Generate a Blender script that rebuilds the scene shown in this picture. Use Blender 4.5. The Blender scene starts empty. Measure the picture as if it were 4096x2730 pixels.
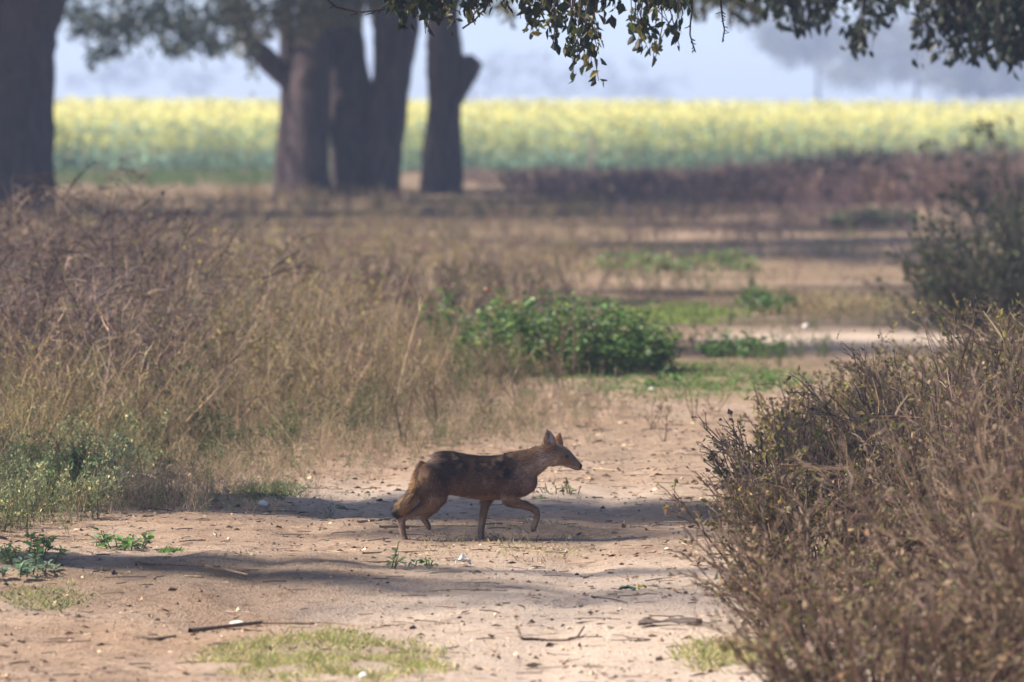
import bpy, math
import numpy as np
from mathutils import Vector

# ------------------------------------------------------------------ camera, sky, sun, exposure
scene = bpy.context.scene
C = scene.collection
W, HT = 4096.0, 2730.0
CAM_H = 2.0            # eye height, from the vehicle
FPX = 22880.0          # focal length in photo pixels (about 200 mm)
YH = 385.0             # horizon row in the photo
camd = bpy.data.cameras.new('camera')
cam = bpy.data.objects.new('camera', camd); C.objects.link(cam)
cam.location = (0, 0, CAM_H); cam.rotation_euler = (math.radians(90), 0, 0)
camd.sensor_width = 36.0; camd.lens = FPX / W * 36.0
camd.shift_y = -(HT / 2 - YH) / W
camd.clip_start = 0.5; camd.clip_end = 6000
camd.dof.use_dof = True; camd.dof.focus_distance = 25.8; camd.dof.aperture_fstop = 3.9
scene.camera = cam

SUN_EL = 48.0
SUN_H = np.array([-0.995, 0.10])          # horizontal direction towards the sun (left)
world = bpy.data.worlds.new('World'); scene.world = world; world.use_nodes = True
wn = world.node_tree.nodes; wl = world.node_tree.links
sky = wn.new('ShaderNodeTexSky'); sky.sky_type = 'NISHITA'; sky.sun_disc = False
sky.sun_elevation = math.radians(SUN_EL)
sky.sun_rotation = math.atan2(SUN_H[0], SUN_H[1])
sky.dust_density = 0.8; sky.air_density = 0.5; sky.ozone_density = 1.6
bg = wn['Background']; bg.inputs['Strength'].default_value = 0.105
wl.new(sky.outputs['Color'], bg.inputs['Color'])
sund = bpy.data.lights.new('sun', 'SUN'); sun = bpy.data.objects.new('sun', sund); C.objects.link(sun)
sund.energy = 5.0; sund.angle = math.radians(2.2); sund.color = (1.0, 0.90, 0.77)
sdir = Vector((SUN_H[0] * math.cos(math.radians(SUN_EL)), SUN_H[1] * math.cos(math.radians(SUN_EL)), math.sin(math.radians(SUN_EL))))
sun.rotation_euler = sdir.to_track_quat('Z', 'Y').to_euler()
sun.location = (-30, -20, 40)
SV = np.array(sdir)
vs = scene.view_settings
vs.view_transform = 'Standard'; vs.look = 'None'; vs.gamma = 1.0; vs.use_curve_mapping = False
vs.exposure = 1.17
scene.cycles.use_denoising = True
scene.cycles.max_bounces = 6; scene.cycles.diffuse_bounces = 3; scene.cycles.transmission_bounces = 3
scene.cycles.volume_bounces = 1; scene.cycles.transparent_max_bounces = 8
scene.render.film_transparent = False

# ------------------------------------------------------------------ helpers
def vnoise(x, y, s, seed=0):
    x = np.asarray(x, float) / s; y = np.asarray(y, float) / s
    xi = np.floor(x).astype(np.int64); yi = np.floor(y).astype(np.int64)
    fx = x - xi; fy = y - yi
    fx = fx * fx * (3 - 2 * fx); fy = fy * fy * (3 - 2 * fy)
    def h(a, b):
        n = (a * 374761393 + b * 668265263 + seed * 974634777) & 0xffffffff
        n = ((n ^ (n >> 13)) * 1274126177) & 0xffffffff
        n = n ^ (n >> 16)
        return (n & 0xffff) / 65535.0 * 2 - 1
    return ((h(xi, yi) * (1 - fx) + h(xi + 1, yi) * fx) * (1 - fy) + (h(xi, yi + 1) * (1 - fx) + h(xi + 1, yi + 1) * fx) * fy)

def sstep(a, b, x):
    t = np.clip((np.asarray(x, float) - a) / (b - a), 0, 1)
    return t * t * (3 - 2 * t)

def gz(x, y):
    """height of the ground"""
    x = np.asarray(x, float); y = np.asarray(y, float)
    z = 0.014 * vnoise(x, y, .9, 1) + 0.010 * vnoise(x, y, .3, 2) + 0.0075 * vnoise(x, y, .12, 3) + .03 * vnoise(x, y, 5., 4)
    z = z - .10 * np.exp(-((x + 1.0 + .18 * (y - 22.6)) / .85) ** 2 - ((y - 22.5) / .55) ** 2)        # worn hollow
    z = z - .035 * np.exp(-((x + .55) / .6) ** 2 - ((y - 27.6) / .6) ** 2)
    for xr in (-.95, .38):
        z = z - .022 * np.exp(-((x - xr - .05 * (y - 26)) / .13) ** 2) * sstep(36, 30, y)          # wheel ruts
    z = z + .035 * np.exp(-((y - 24.3) / .5) ** 2) * sstep(-.3, -1.2, x)
    j = np.exp(-((x + .05) / .5) ** 2 - ((y - 25.8) / .35) ** 2)                                   # level under the animal
    z = z * (1 - .95 * np.clip(j * 1.6, 0, 1))
    far = sstep(60, 120, y)
    return z * (1 - .6 * far)

def px(u, v, z=None, d=None):
    """photo pixel -> point on the ground (or at height z / distance d)"""
    if d is None:
        d = FPX * (CAM_H - (z or 0.0)) / (v - YH)
        if z is None:
            for _ in range(3):
                g = float(gz((u - W / 2) * d / FPX, d)); d = FPX * (CAM_H - g) / (v - YH)
    x = (u - W / 2) * d / FPX
    return np.array([x, d, CAM_H - (v - YH) * d / FPX])

def new_mesh(name, V, F, col=None, smooth=False):
    V = np.ascontiguousarray(V, dtype=np.float32); F = np.ascontiguousarray(F, dtype=np.int32)
    me = bpy.data.meshes.new(name)
    k = F.shape[1]
    me.vertices.add(len(V)); me.vertices.foreach_set('co', V.ravel())
    me.loops.add(F.size); me.loops.foreach_set('vertex_index', F.ravel())
    me.polygons.add(len(F)); me.polygons.foreach_set('loop_start', np.arange(0, F.size, k, dtype=np.int32))
    me.polygons.foreach_set('loop_total', np.full(len(F), k, dtype=np.int32))
    me.polygons.foreach_set('use_smooth', np.full(len(F), smooth, dtype=bool))
    me.update(calc_edges=True)
    if col is not None:
        a = me.color_attributes.new('Col', 'FLOAT_COLOR', 'POINT')
        c = np.ones((len(V), 4), dtype=np.float32); c[:, :3] = col
        a.data.foreach_set('color', c.ravel())
    return me

def obj(name, me, mat=None, parent=None, loc=None):
    o = bpy.data.objects.new(name, me); C.objects.link(o)
    if mat is not None:
        me.materials.clear(); me.materials.append(mat)
    if parent is not None: o.parent = parent
    if loc is not None: o.location = loc
    return o

def tag(o, label=None, cat=None, group=None, kind=None):
    if label: o['label'] = label
    if cat: o['category'] = cat
    if group: o['group'] = group
    if kind: o['kind'] = kind
    return o

def empty(name, loc, label, cat, group=None):
    o = bpy.data.objects.new(name, None); C.objects.link(o); o.location = loc
    o.empty_display_size = .2
    return tag(o, label, cat, group)

class G:
    """collects triangles with a colour per vertex"""
    def __init__(s): s.V = []; s.F = []; s.C = []; s.n = 0
    def add(s, V, F, col):
        V = np.asarray(V, float).reshape(-1, 3); col = np.asarray(col, float)
        if col.ndim == 1: col = np.tile(col, (len(V), 1))
        s.V.append(V); s.F.append(np.asarray(F, np.int64).reshape(-1, 3) + s.n); s.C.append(col); s.n += len(V)
    def get(s): return np.concatenate(s.V), np.concatenate(s.F), np.concatenate(s.C)
    def mesh(s, name, smooth=False, off=None):
        V, F, c = s.get()
        if off is not None: V = V - np.asarray(off)
        return new_mesh(name, V, F, c, smooth)

def norm(v): return v / np.maximum(np.linalg.norm(v, axis=-1, keepdims=True), 1e-9)

def tubes(g, P, R, col, sides=3):
    """P (N,K,3) paths, R (N,K) radii, col (N,3) or (N,K,3)"""
    P = np.asarray(P, float); N, K, _ = P.shape; R = np.asarray(R, float)
    T = norm(np.gradient(P, axis=1))
    ref = np.where(np.abs(T[:, :1, 2:3]) > .8, np.array([1., 0, 0]), np.array([0, 0, 1.]))
    ref = np.broadcast_to(ref, T.shape)
    A = norm(np.cross(T, ref)); B = np.cross(T, A)
    th = np.arange(sides) * 2 * np.pi / sides
    V = P[:, :, None] + R[:, :, None, None] * (A[:, :, None] * np.cos(th)[None, None, :, None] + B[:, :, None] * np.sin(th)[None, None, :, None])
    i = np.arange(N)[:, None, None]; k = np.arange(K - 1)[None, :, None]; s = np.arange(sides)[None, None, :]
    a = (i * K + k) * sides + s; b = (i * K + k) * sides + (s + 1) % sides
    c = a + sides; d = b + sides
    F = np.concatenate([np.stack([a, b, d], -1).reshape(-1, 3), np.stack([a, d, c], -1).reshape(-1, 3)])
    col = np.asarray(col, float)
    if col.ndim == 1: col = np.broadcast_to(col, (N, 3))
    if col.ndim == 2: col = np.broadcast_to(col[:, None], (N, K, 3))
    cc = np.broadcast_to(col[:, :, None], (N, K, sides, 3)).reshape(-1, 3)
    g.add(V.reshape(-1, 3), F, cc)

def ribbons(g, P, R, col, rng):
    """flat blades along paths, two triangles a segment"""
    P = np.asarray(P, float); N, K, _ = P.shape; R = np.broadcast_to(np.asarray(R, float), (N, K))
    T = norm(P[:, -1] - P[:, 0]); S = norm(np.cross(T, rng.normal(size=(N, 3)) * np.array([1, 1.6, .5])))
    V = np.stack([P - S[:, None] * R[:, :, None], P + S[:, None] * R[:, :, None]], 2).reshape(-1, 3)
    i = np.arange(N)[:, None] * K * 2 + np.arange(K - 1)[None] * 2
    F = np.concatenate([np.stack([i, i + 1, i + 3], -1).reshape(-1, 3), np.stack([i, i + 3, i + 2], -1).reshape(-1, 3)])
    g.add(V, F, np.repeat(np.broadcast_to(col, (N, 3)), K * 2, axis=0))

def spikes(g, P, R, col, rng):
    """straight twigs from P[:,0] to P[:,-1], one slim triangle each"""
    a, b = P[:, 0], P[:, -1]; N = len(a)
    S = norm(np.cross(b - a, rng.normal(size=(N, 3)) * np.array([1, 1.6, .5]))) * np.broadcast_to(np.asarray(R, float), (N,))[:, None]
    g.add(np.stack([a - S, a + S, b], 1).reshape(-1, 3), np.arange(N * 3).reshape(-1, 3), np.repeat(np.broadcast_to(col, (N, 3)), 3, axis=0))

def leaves(g, P, D, L, Wd, col, rng, fold=.25):
    """pointed leaves: base P, direction D, length L, half width Wd"""
    N = len(P); D = norm(D)
    r = norm(rng.normal(size=(N, 3)))
    S = norm(np.cross(D, r)); U = np.cross(S, D)
    L = np.broadcast_to(np.asarray(L, float), (N,))[:, None]; Wd = np.broadcast_to(np.asarray(Wd, float), (N,))[:, None]
    mid = P + D * L * .45 + U * Wd * fold
    tip = P + D * L - U * Wd * fold * .5
    V = np.stack([P, mid + S * Wd, tip, mid - S * Wd], 1).reshape(-1, 3)
    i = np.arange(N)[:, None] * 4
    F = np.concatenate([i + np.array([0, 1, 2]), i + np.array([0, 2, 3])])
    col = np.asarray(col, float)
    if col.ndim == 1: col = np.broadcast_to(col, (N, 3))
    g.add(V, F, np.repeat(col, 4, axis=0))

def bigleaves(g, P, D, L, Wd, col, rng, up=None):
    """six-vertex leaves with a fold along the midrib, four triangles each"""
    N = len(P); D = norm(D)
    r = norm(rng.normal(size=(N, 3)) if up is None else up + .4 * rng.normal(size=(N, 3)))
    S = norm(np.cross(D, r)); U = np.cross(S, D)
    L = np.broadcast_to(np.asarray(L, float), (N,))[:, None]; Wd = np.broadcast_to(np.asarray(Wd, float), (N,))[:, None]
    c = rng.uniform(.0, .25, (N, 1)) * L
    m1 = P + D * L * .38; tip = P + D * L - U * c
    V = np.stack([P, m1 + S * Wd + U * Wd * .35, P + D * L * .75 + S * Wd * .62 + U * Wd * .1 - U * c * .5, tip,
                  P + D * L * .75 - S * Wd * .62 + U * Wd * .1 - U * c * .5, m1 - S * Wd + U * Wd * .35], 1).reshape(-1, 3)
    i = np.arange(N)[:, None] * 6
    F = np.concatenate([i + np.array(t) for t in ((0, 1, 2), (0, 2, 3), (0, 3, 4), (0, 4, 5))])
    col = np.asarray(col, float)
    if col.ndim == 1: col = np.broadcast_to(col, (N, 3))
    g.add(V, F, np.repeat(col, 6, axis=0))

def pick(rng, pal, n, jit=.18):
    pal = np.asarray(pal, float)
    c = pal[rng.integers(0, len(pal), n)]
    return np.clip(c * (1 + jit * rng.normal(size=(n, 1))) * (1 + .06 * rng.normal(size=(n, 3))), .004, .9)

def at(P, i, t):
    """points at parameter t (0..1) on paths P[i]"""
    K = P.shape[1]; s = np.clip(t, 0, .9999) * (K - 1); k = s.astype(int); f = (s - k)[:, None]
    a = P[i, k]; b = P[i, k + 1]
    return a * (1 - f) + b * f, norm(b - a)

def grow(rng, start, dirn, length, K, curve=.2, sag=0.):
    N = len(start); d = norm(dirn); pts = [start]
    for k in range(K - 1):
        d = norm(d + curve * rng.normal(size=(N, 3)) * .6 + np.array([0, 0, -sag]))
        pts.append(pts[-1] + d * (length / (K - 1))[:, None])
    return np.stack(pts, 1)

def weed(rng, h=.7, stems=4, nb=6, ntw=3, nleaf=70, lsize=.02, stem_pal=None, leaf_pal=None, lean=.25, spread=.7, r0=.004, curl=0., sag=0., solid=False):
    """a branching dry weed standing at the origin; returns V, F, C"""
    g = G()
    ang = rng.uniform(0, 2 * np.pi, stems)
    st = np.stack([np.cos(ang), np.sin(ang), np.zeros(stems)], 1) * rng.uniform(0, .06, (stems, 1)) * (h / .6)
    d = np.stack([np.cos(ang) * lean, np.sin(ang) * lean, np.ones(stems)], 1) + .12 * rng.normal(size=(stems, 3))
    S = grow(rng, st, d, h * rng.uniform(.7, 1.08, stems), 5, .18, curl)
    if solid: tubes(g, S, np.linspace(r0, r0 * .35, 5)[None] * rng.uniform(.7, 1.3, (stems, 1)), pick(rng, stem_pal, stems))
    else: ribbons(g, S, np.linspace(r0, r0 * .4, 5)[None] * 1.3 * rng.uniform(.7, 1.3, (stems, 1)), pick(rng, stem_pal, stems), rng)
    nB = stems * nb
    i = np.repeat(np.arange(stems), nb); t = rng.uniform(.12, .97, nB)
    p, tan = at(S, i, t)
    a2 = rng.uniform(0, 2 * np.pi, nB)
    hd = np.stack([np.cos(a2), np.sin(a2), np.zeros(nB)], 1)
    B = grow(rng, p, tan + hd * spread, h * rng.uniform(.16, .42, nB) * (1.15 - .6 * t), 4 if solid else 3, .25, sag)
    if solid: tubes(g, B, np.linspace(r0 * .55, r0 * .25, 4)[None] * np.ones((nB, 1)), pick(rng, stem_pal, nB))
    else: ribbons(g, B, np.array([.75, .6, .3])[None] * r0 * np.ones((nB, 1)), pick(rng, stem_pal, nB), rng)
    src = B
    if ntw:
        nT = nB * ntw
        i = np.repeat(np.arange(nB), ntw); p, tan = at(B, i, rng.uniform(.15, .98, nT))
        T = grow(rng, p, tan + rng.normal(size=(nT, 3)) * .55, h * rng.uniform(.06, .16, nT), 3, .3, sag)
        spikes(g, T, r0 * .5, pick(rng, stem_pal, nT), rng)
        src3 = T
    else: src3 = None
    if nleaf:
        i = rng.integers(0, nB, nleaf); p, tan = at(B, i, rng.uniform(.1, 1, nleaf))
        if src3 is not None:
            h2 = nleaf // 2
            i = rng.integers(0, len(src3), h2); p2, t2 = at(src3, i, rng.uniform(.1, 1, h2)); p[:h2] = p2; tan[:h2] = t2
        L = lsize * rng.uniform(.6, 1.5, nleaf)
        leaves(g, p, tan + rng.normal(size=(nleaf, 3)) * .8, L, L * rng.uniform(.18, .36, nleaf), pick(rng, leaf_pal, nleaf, .25), rng)
    return g.get()

def scatter(g, variants, pos, rng, scale, tint=None, tilt=.08):
    """bakes copies of plant variants into one mesh"""
    n = len(pos); vi = rng.integers(0, len(variants), n); rot = rng.uniform(0, 2 * np.pi, n)
    scale = np.broadcast_to(scale, (n,))
    if tint is None: tint = np.ones((n, 3))
    for v, (V, F, c) in enumerate(variants):
        idx = np.nonzero(vi == v)[0]
        if not len(idx): continue
        cr = np.cos(rot[idx])[:, None]; sr = np.sin(rot[idx])[:, None]; s = scale[idx][:, None]
        tx = tilt * rng.normal(size=(len(idx), 1)); ty = tilt * rng.normal(size=(len(idx), 1))
        X = (V[None, :, 0] * cr - V[None, :, 1] * sr + V[None, :, 2] * tx) * s + pos[idx, 0:1]
        Y = (V[None, :, 0] * sr + V[None, :, 1] * cr + V[None, :, 2] * ty) * s + pos[idx, 1:2]
        Z = V[None, :, 2] * s + pos[idx, 2:3]
        Vv = np.stack([X, Y, Z], -1).reshape(-1, 3)
        Ff = (F[None] + (np.arange(len(idx)) * len(V))[:, None, None]).reshape(-1, 3)
        cc = np.clip(c[None] * tint[idx][:, None, :], .003, .92).reshape(-1, 3)
        g.add(Vv, Ff, cc)

def ground_pts(x, y, sink=.01):
    return np.stack([x, y, gz(x, y) - sink], 1)

# ------------------------------------------------------------------ materials
def mat_base(name):
    m = bpy.data.materials.new(name); m.use_nodes = True
    return m, m.node_tree.nodes, m.node_tree.links, m.node_tree.nodes['Principled BSDF'], m.node_tree.nodes['Material Output']

def plant_mat(name, trans=.3, rough=.65, spec=.25):
    m, n, l, p, out = mat_base(name)
    a = n.new('ShaderNodeAttribute'); a.attribute_name = 'Col'
    p.inputs['Roughness'].default_value = rough; p.inputs['Specular IOR Level'].default_value = spec
    tex = n.new('ShaderNodeTexNoise'); tex.inputs['Scale'].default_value = 35; tex.inputs['Detail'].default_value = 3
    geo = n.new('ShaderNodeNewGeometry'); l.new(geo.outputs['Position'], tex.inputs['Vector'])
    mr = n.new('ShaderNodeMapRange'); mr.inputs['To Min'].default_value = .65; mr.inputs['To Max'].default_value = 1.35
    l.new(tex.outputs['Fac'], mr.inputs['Value'])
    mx = n.new('ShaderNodeVectorMath'); mx.operation = 'SCALE'
    l.new(a.outputs['Color'], mx.inputs[0]); l.new(mr.outputs['Result'], mx.inputs['Scale'])
    l.new(mx.outputs['Vector'], p.inputs['Base Color'])
    if trans > 0:
        t = n.new('ShaderNodeBsdfTranslucent'); l.new(mx.outputs['Vector'], t.inputs['Color'])
        ms = n.new('ShaderNodeMixShader'); ms.inputs['Fac'].default_value = trans
        l.new(p.outputs['BSDF'], ms.inputs[1]); l.new(t.outputs['BSDF'], ms.inputs[2]); l.new(ms.outputs['Shader'], out.inputs['Surface'])
    return m

M_WEED = plant_mat('dry_weed', .38)
M_LEAF = plant_mat('green_leaf', .4, .45, .4)
M_CROP = plant_mat('mustard', .58, .6)
M_FUR = plant_mat('fur', .12, .55, .3)
M_LITTER = plant_mat('litter', 0., .8)

def bark_mat():
    m, n, l, p, out = mat_base('bark')
    geo = n.new('ShaderNodeTexCoord')
    mp = n.new('ShaderNodeMapping'); mp.inputs['Scale'].default_value = (5, 5, .8); l.new(geo.outputs['Object'], mp.inputs['Vector'])
    t = n.new('ShaderNodeTexNoise'); t.inputs['Scale'].default_value = 2.2; t.inputs['Detail'].default_value = 8; t.inputs['Roughness'].default_value = .65
    l.new(mp.outputs['Vector'], t.inputs['Vector'])
    r = n.new('ShaderNodeValToRGB'); r.color_ramp.elements[0].position = .3; r.color_ramp.elements[1].position = .75
    r.color_ramp.elements[0].color = (.012, .010, .014, 1); r.color_ramp.elements[1].color = (.115, .078, .075, 1)
    l.new(t.outputs['Fac'], r.inputs['Fac']); l.new(r.outputs['Color'], p.inputs['Base Color'])
    b = n.new('ShaderNodeBump'); b.inputs['Strength'].default_value = .8; b.inputs['Distance'].default_value = .05
    l.new(t.outputs['Fac'], b.inputs['Height']); l.new(b.outputs['Normal'], p.inputs['Normal'])
    p.inputs['Roughness'].default_value = .9; p.inputs['Specular IOR Level'].default_value = .15
    return m
M_BARK = bark_mat()

def speck_mat(name, c1, c2, scale=30, rough=.85, bump=.3, spec=.2):
    m, n, l, p, out = mat_base(name)
    tc = n.new('ShaderNodeTexCoord')
    t = n.new('ShaderNodeTexNoise'); t.inputs['Scale'].default_value = scale; t.inputs['Detail'].default_value = 6
    l.new(tc.outputs['Object'], t.inputs['Vector'])
    r = n.new('ShaderNodeValToRGB'); r.color_ramp.elements[0].position = .3; r.color_ramp.elements[1].position = .7
    r.color_ramp.elements[0].color = (*c1, 1); r.color_ramp.elements[1].color = (*c2, 1)
    l.new(t.outputs['Fac'], r.inputs['Fac']); l.new(r.outputs['Color'], p.inputs['Base Color'])
    b = n.new('ShaderNodeBump'); b.inputs['Strength'].default_value = bump; b.inputs['Distance'].default_value = .01
    l.new(t.outputs['Fac'], b.inputs['Height']); l.new(b.outputs['Normal'], p.inputs['Normal'])
    p.inputs['Roughness'].default_value = rough; p.inputs['Specular IOR Level'].default_value = spec
    return m
M_STONE = speck_mat('stone', (.22, .17, .13), (.42, .33, .26))
M_PALE = speck_mat('pale_scrap', (.60, .57, .52), (.80, .77, .72), 18)
M_TWIG = speck_mat('twig_wood', (.07, .05, .04), (.20, .14, .10), 40)
M_REED = speck_mat('dry_reed', (.36, .24, .13), (.55, .40, .25), 30)

def ground_mat():
    m, n, l, p, out = mat_base('earth')
    geo = n.new('ShaderNodeNewGeometry')
    def noise(scale, detail=6, rough=.6, vec=None):
        t = n.new('ShaderNodeTexNoise'); t.inputs['Scale'].default_value = scale; t.inputs['Detail'].default_value = detail; t.inputs['Roughness'].default_value = rough
        l.new(vec or geo.outputs['Position'], t.inputs['Vector']); return t
    def ramp(src, a, b, ca=(0, 0, 0), cb=(1, 1, 1)):
        r = n.new('ShaderNodeValToRGB'); r.color_ramp.elements[0].position = a; r.color_ramp.elements[1].position = b
        r.color_ramp.elements[0].color = (*ca, 1); r.color_ramp.elements[1].color = (*cb, 1); l.new(src, r.inputs['Fac']); return r.outputs['Color']
    def mix(f, a, b, mode='MIX'):
        x = n.new('ShaderNodeMix'); x.data_type = 'RGBA'; x.blend_type = mode
        if isinstance(f, float): x.inputs['Factor'].default_value = f
        else: l.new(f, x.inputs['Factor'])
        for s, k in ((a, 'A'), (b, 'B')):
            i = [q for q in x.inputs if q.name == k and q.type == 'RGBA'][0]
            if isinstance(s, tuple): i.default_value = (*s, 1)
            else: l.new(s, i)
        return [q for q in x.outputs if q.type == 'RGBA'][0]
    big = noise(.55, 5); mid = noise(2.6, 6); fine = noise(22, 6, .7); grit = noise(70, 3, .7)
    base = mix(ramp(big.outputs['Fac'], .35, .65), (.315, .215, .145), (.375, .29, .22))          # orange loam and pale dust
    base = mix(ramp(mid.outputs['Fac'], .45, .68), base, (.24, .165, .115))
    base = mix(ramp(fine.outputs['Fac'], .47, .70), base, (.15, .095, .065))                     # dark crumbs
    base = mix(ramp(grit.outputs['Fac'], .60, .72), base, (.52, .40, .29))
    a = n.new('ShaderNodeAttribute'); a.attribute_name = 'Col'
    sp = n.new('ShaderNodeSeparateColor'); l.new(a.outputs['Color'], sp.inputs['Color'])
    base = mix(sp.outputs['Red'], base, mix(ramp(mid.outputs['Fac'], .4, .6), (.13, .095, .06), (.20, .14, .085)))     # soil full of plant litter under the weeds
    base = mix(sp.outputs['Green'], base, mix(ramp(mid.outputs['Fac'], .4, .6), (.07, .10, .03), (.16, .15, .06)))     # thin turf
    base = mix(sp.outputs['Blue'], base, mix(ramp(fine.outputs['Fac'], .48, .72), (.47, .385, .315), (.30, .22, .165)))                                                             # pale trodden dust
    l.new(base, p.inputs['Base Color'])
    ad = n.new('ShaderNodeMath'); ad.operation = 'MULTIPLY_ADD'; ad.inputs[1].default_value = .5
    l.new(fine.outputs['Fac'], ad.inputs[0]); l.new(grit.outputs['Fac'], ad.inputs[2])
    b = n.new('ShaderNodeBump'); b.inputs['Strength'].default_value = .9; b.inputs['Distance'].default_value = .02
    l.new(ad.outputs['Value'], b.inputs['Height']); l.new(b.outputs['Normal'], p.inputs['Normal'])
    p.inputs['Roughness'].default_value = .95; p.inputs['Specular IOR Level'].default_value = .1
    return m
M_EARTH = ground_mat()

# ------------------------------------------------------------------ where the weeds stand
EDGE = np.array([(-3.6, 20.0), (-2.75, 24.6), (-2.05, 26.4), (-1.85, 28.5), (-1.6, 30.6), (-1.0, 32.2), (-.55, 33.6), (.05, 36.3), (.35, 39.),
                 (.15, 43.), (.1, 50.), (.6, 58.), (1.2, 68.), (2.1, 80.), (3.6, 92.), (5., 100.), (6, 140)])
def edge_x(y): return np.interp(y, EDGE[:, 1], EDGE[:, 0])
REDGE = np.array([(.85, 15), (.80, 20), (.78, 23), (.95, 28), (1.2, 31), (1.6, 34), (2.4, 38), (3.2, 46), (4.0, 54), (5.0, 66), (8, 90), (12, 120)])
def redge_x(y): return np.interp(y, REDGE[:, 1], REDGE[:, 0])

# ------------------------------------------------------------------ ground: one sheet to beyond the field
def build_ground():
    ys = list(np.arange(-12, 17, 1.0)) + list(np.arange(17, 31, .055)) + list(np.arange(31, 45, .1)) + list(np.arange(45, 120, .6)) + list(np.geomspace(120, 1500, 40))
    xs = list(-np.geomspace(900, 10, 24)) + list(np.arange(-9.5, -3.0, .5)) + list(np.arange(-3.0, 3.0, .06)) + list(np.arange(3.0, 9.6, .5)) + list(np.geomspace(10, 900, 24))
    xs = np.array(xs); ys = np.array(ys)
    X, Y = np.meshgrid(xs, ys); Z = gz(X, Y)
    # clods along the churned part of the track
    cl = np.clip(vnoise(X, Y, .07, 21) + .5 * vnoise(X, Y, .15, 22) - .55, 0, 1) * .05
    Z = Z + cl * sstep(30, 33, Y) * sstep(42, 37, Y)
    Z = Z + np.clip(vnoise(X, Y, .055, 25) - .45, 0, 1) * .03 * sstep(-.2, -.8, X) * sstep(25.5, 24.8, Y)
    nx, ny = len(xs), len(ys)
    V = np.stack([X, Y, Z], -1).reshape(-1, 3)
    i = (np.arange(ny - 1)[:, None] * nx + np.arange(nx - 1)[None]).reshape(-1, 1)
    F = i + np.array([0, 1, nx + 1, nx])
    x, y = V[:, 0], V[:, 1]
    nn = .25 * vnoise(x, y, .6, 30) + .12 * vnoise(x, y, .2, 31)
    weeds = sstep(.12, -.45, x - edge_x(y) + nn) + sstep(-.05, .5, x - redge_x(y) + nn)
    weeds = np.clip(weeds, 0, 1) * .9
    far = sstep(95, 105, y) * .7
    midt = sstep(37, 43, y) * np.clip(.62 + .9 * vnoise(x, y, 1.7, 33) + .3 * nn, 0, .9) * (1 - .9 * np.exp(-((y - 47) / 2.2) ** 2) * sstep(1.2, 2.2, x)); far = np.maximum(far, midt)
    weeds = np.maximum(weeds, far)
    turf = np.zeros_like(x)
    for (u0, u1, v0, v1) in TURF:
        a = px((u0 + u1) / 2, (v0 + v1) / 2); rx = abs(px(u1, (v0 + v1) / 2)[0] - px(u0, (v0 + v1) / 2)[0]) / 2
        y0 = px(0, v1)[1]; y1 = px(0, v0)[1]
        q = ((x - a[0]) / rx) ** 2 + ((y - (y0 + y1) / 2) / ((y1 - y0) / 2)) ** 2
        turf = np.maximum(turf, sstep(1.3, .3, q + 1.2 * nn * 2) * .4)
    dust = np.exp(-((y - 19.8) / 1.1) ** 2) * sstep(-1.6, 0., x) * .9
    dust = np.maximum(dust, np.exp(-((y - 47) / 2.0) ** 2) * sstep(1.2, 2.2, x) * .9)
    dust = np.maximum(dust, .8 * sstep(-1.1, .1, x + 1.2 * nn) * sstep(25.4, 23.6, y + 2 * nn))
    dust = np.maximum(dust, .75 * np.exp(-((y - 28.8) / 1.1) ** 2) * sstep(-1.6, -.8, x) * sstep(1.2, .3, x))
    weeds = np.maximum(weeds, .75 * np.exp(-((x + 1.15) / .9) ** 2 - ((y - 23.7) / .55) ** 2) * np.clip(.7 + 1.8 * nn, 0, 1))
    weeds = np.maximum(weeds, .5 * np.exp(-((y - 34) / 2.6) ** 2) * np.clip(.6 + 2. * nn, 0, 1))
    weeds = weeds * (1 - turf * .5)
    col = np.stack([weeds, np.clip(turf, 0, 1), np.clip(dust + .2 * nn, 0, 1)], 1)
    me = new_mesh('ground', V, F, col, True)
    o = obj('ground', me, M_EARTH); tag(o, kind='structure')
TURF = [(850, 1800, 2520, 2690), (940, 1210, 1925, 2000), (630, 730, 2180, 2215), (2700, 3100, 2560, 2650), (2250, 3250, 1480, 1590), (2450, 2950, 1225, 1300), (0, 350, 2330, 2430)]
build_ground()

# ------------------------------------------------------------------ jackal
JS = 2.503 * 889.0                      # tracing pixels per metre at the animal
JX0 = ((1480 - W / 2) / 889.0)
JY = 25.74
def J(cx, cy, y):                       # tracing pixel + side offset -> world
    return np.array([JX0 + cx / JS, JY + .045 + y, (1312 - cy) / JS - (y + .045) * CAM_H / JY])

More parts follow.
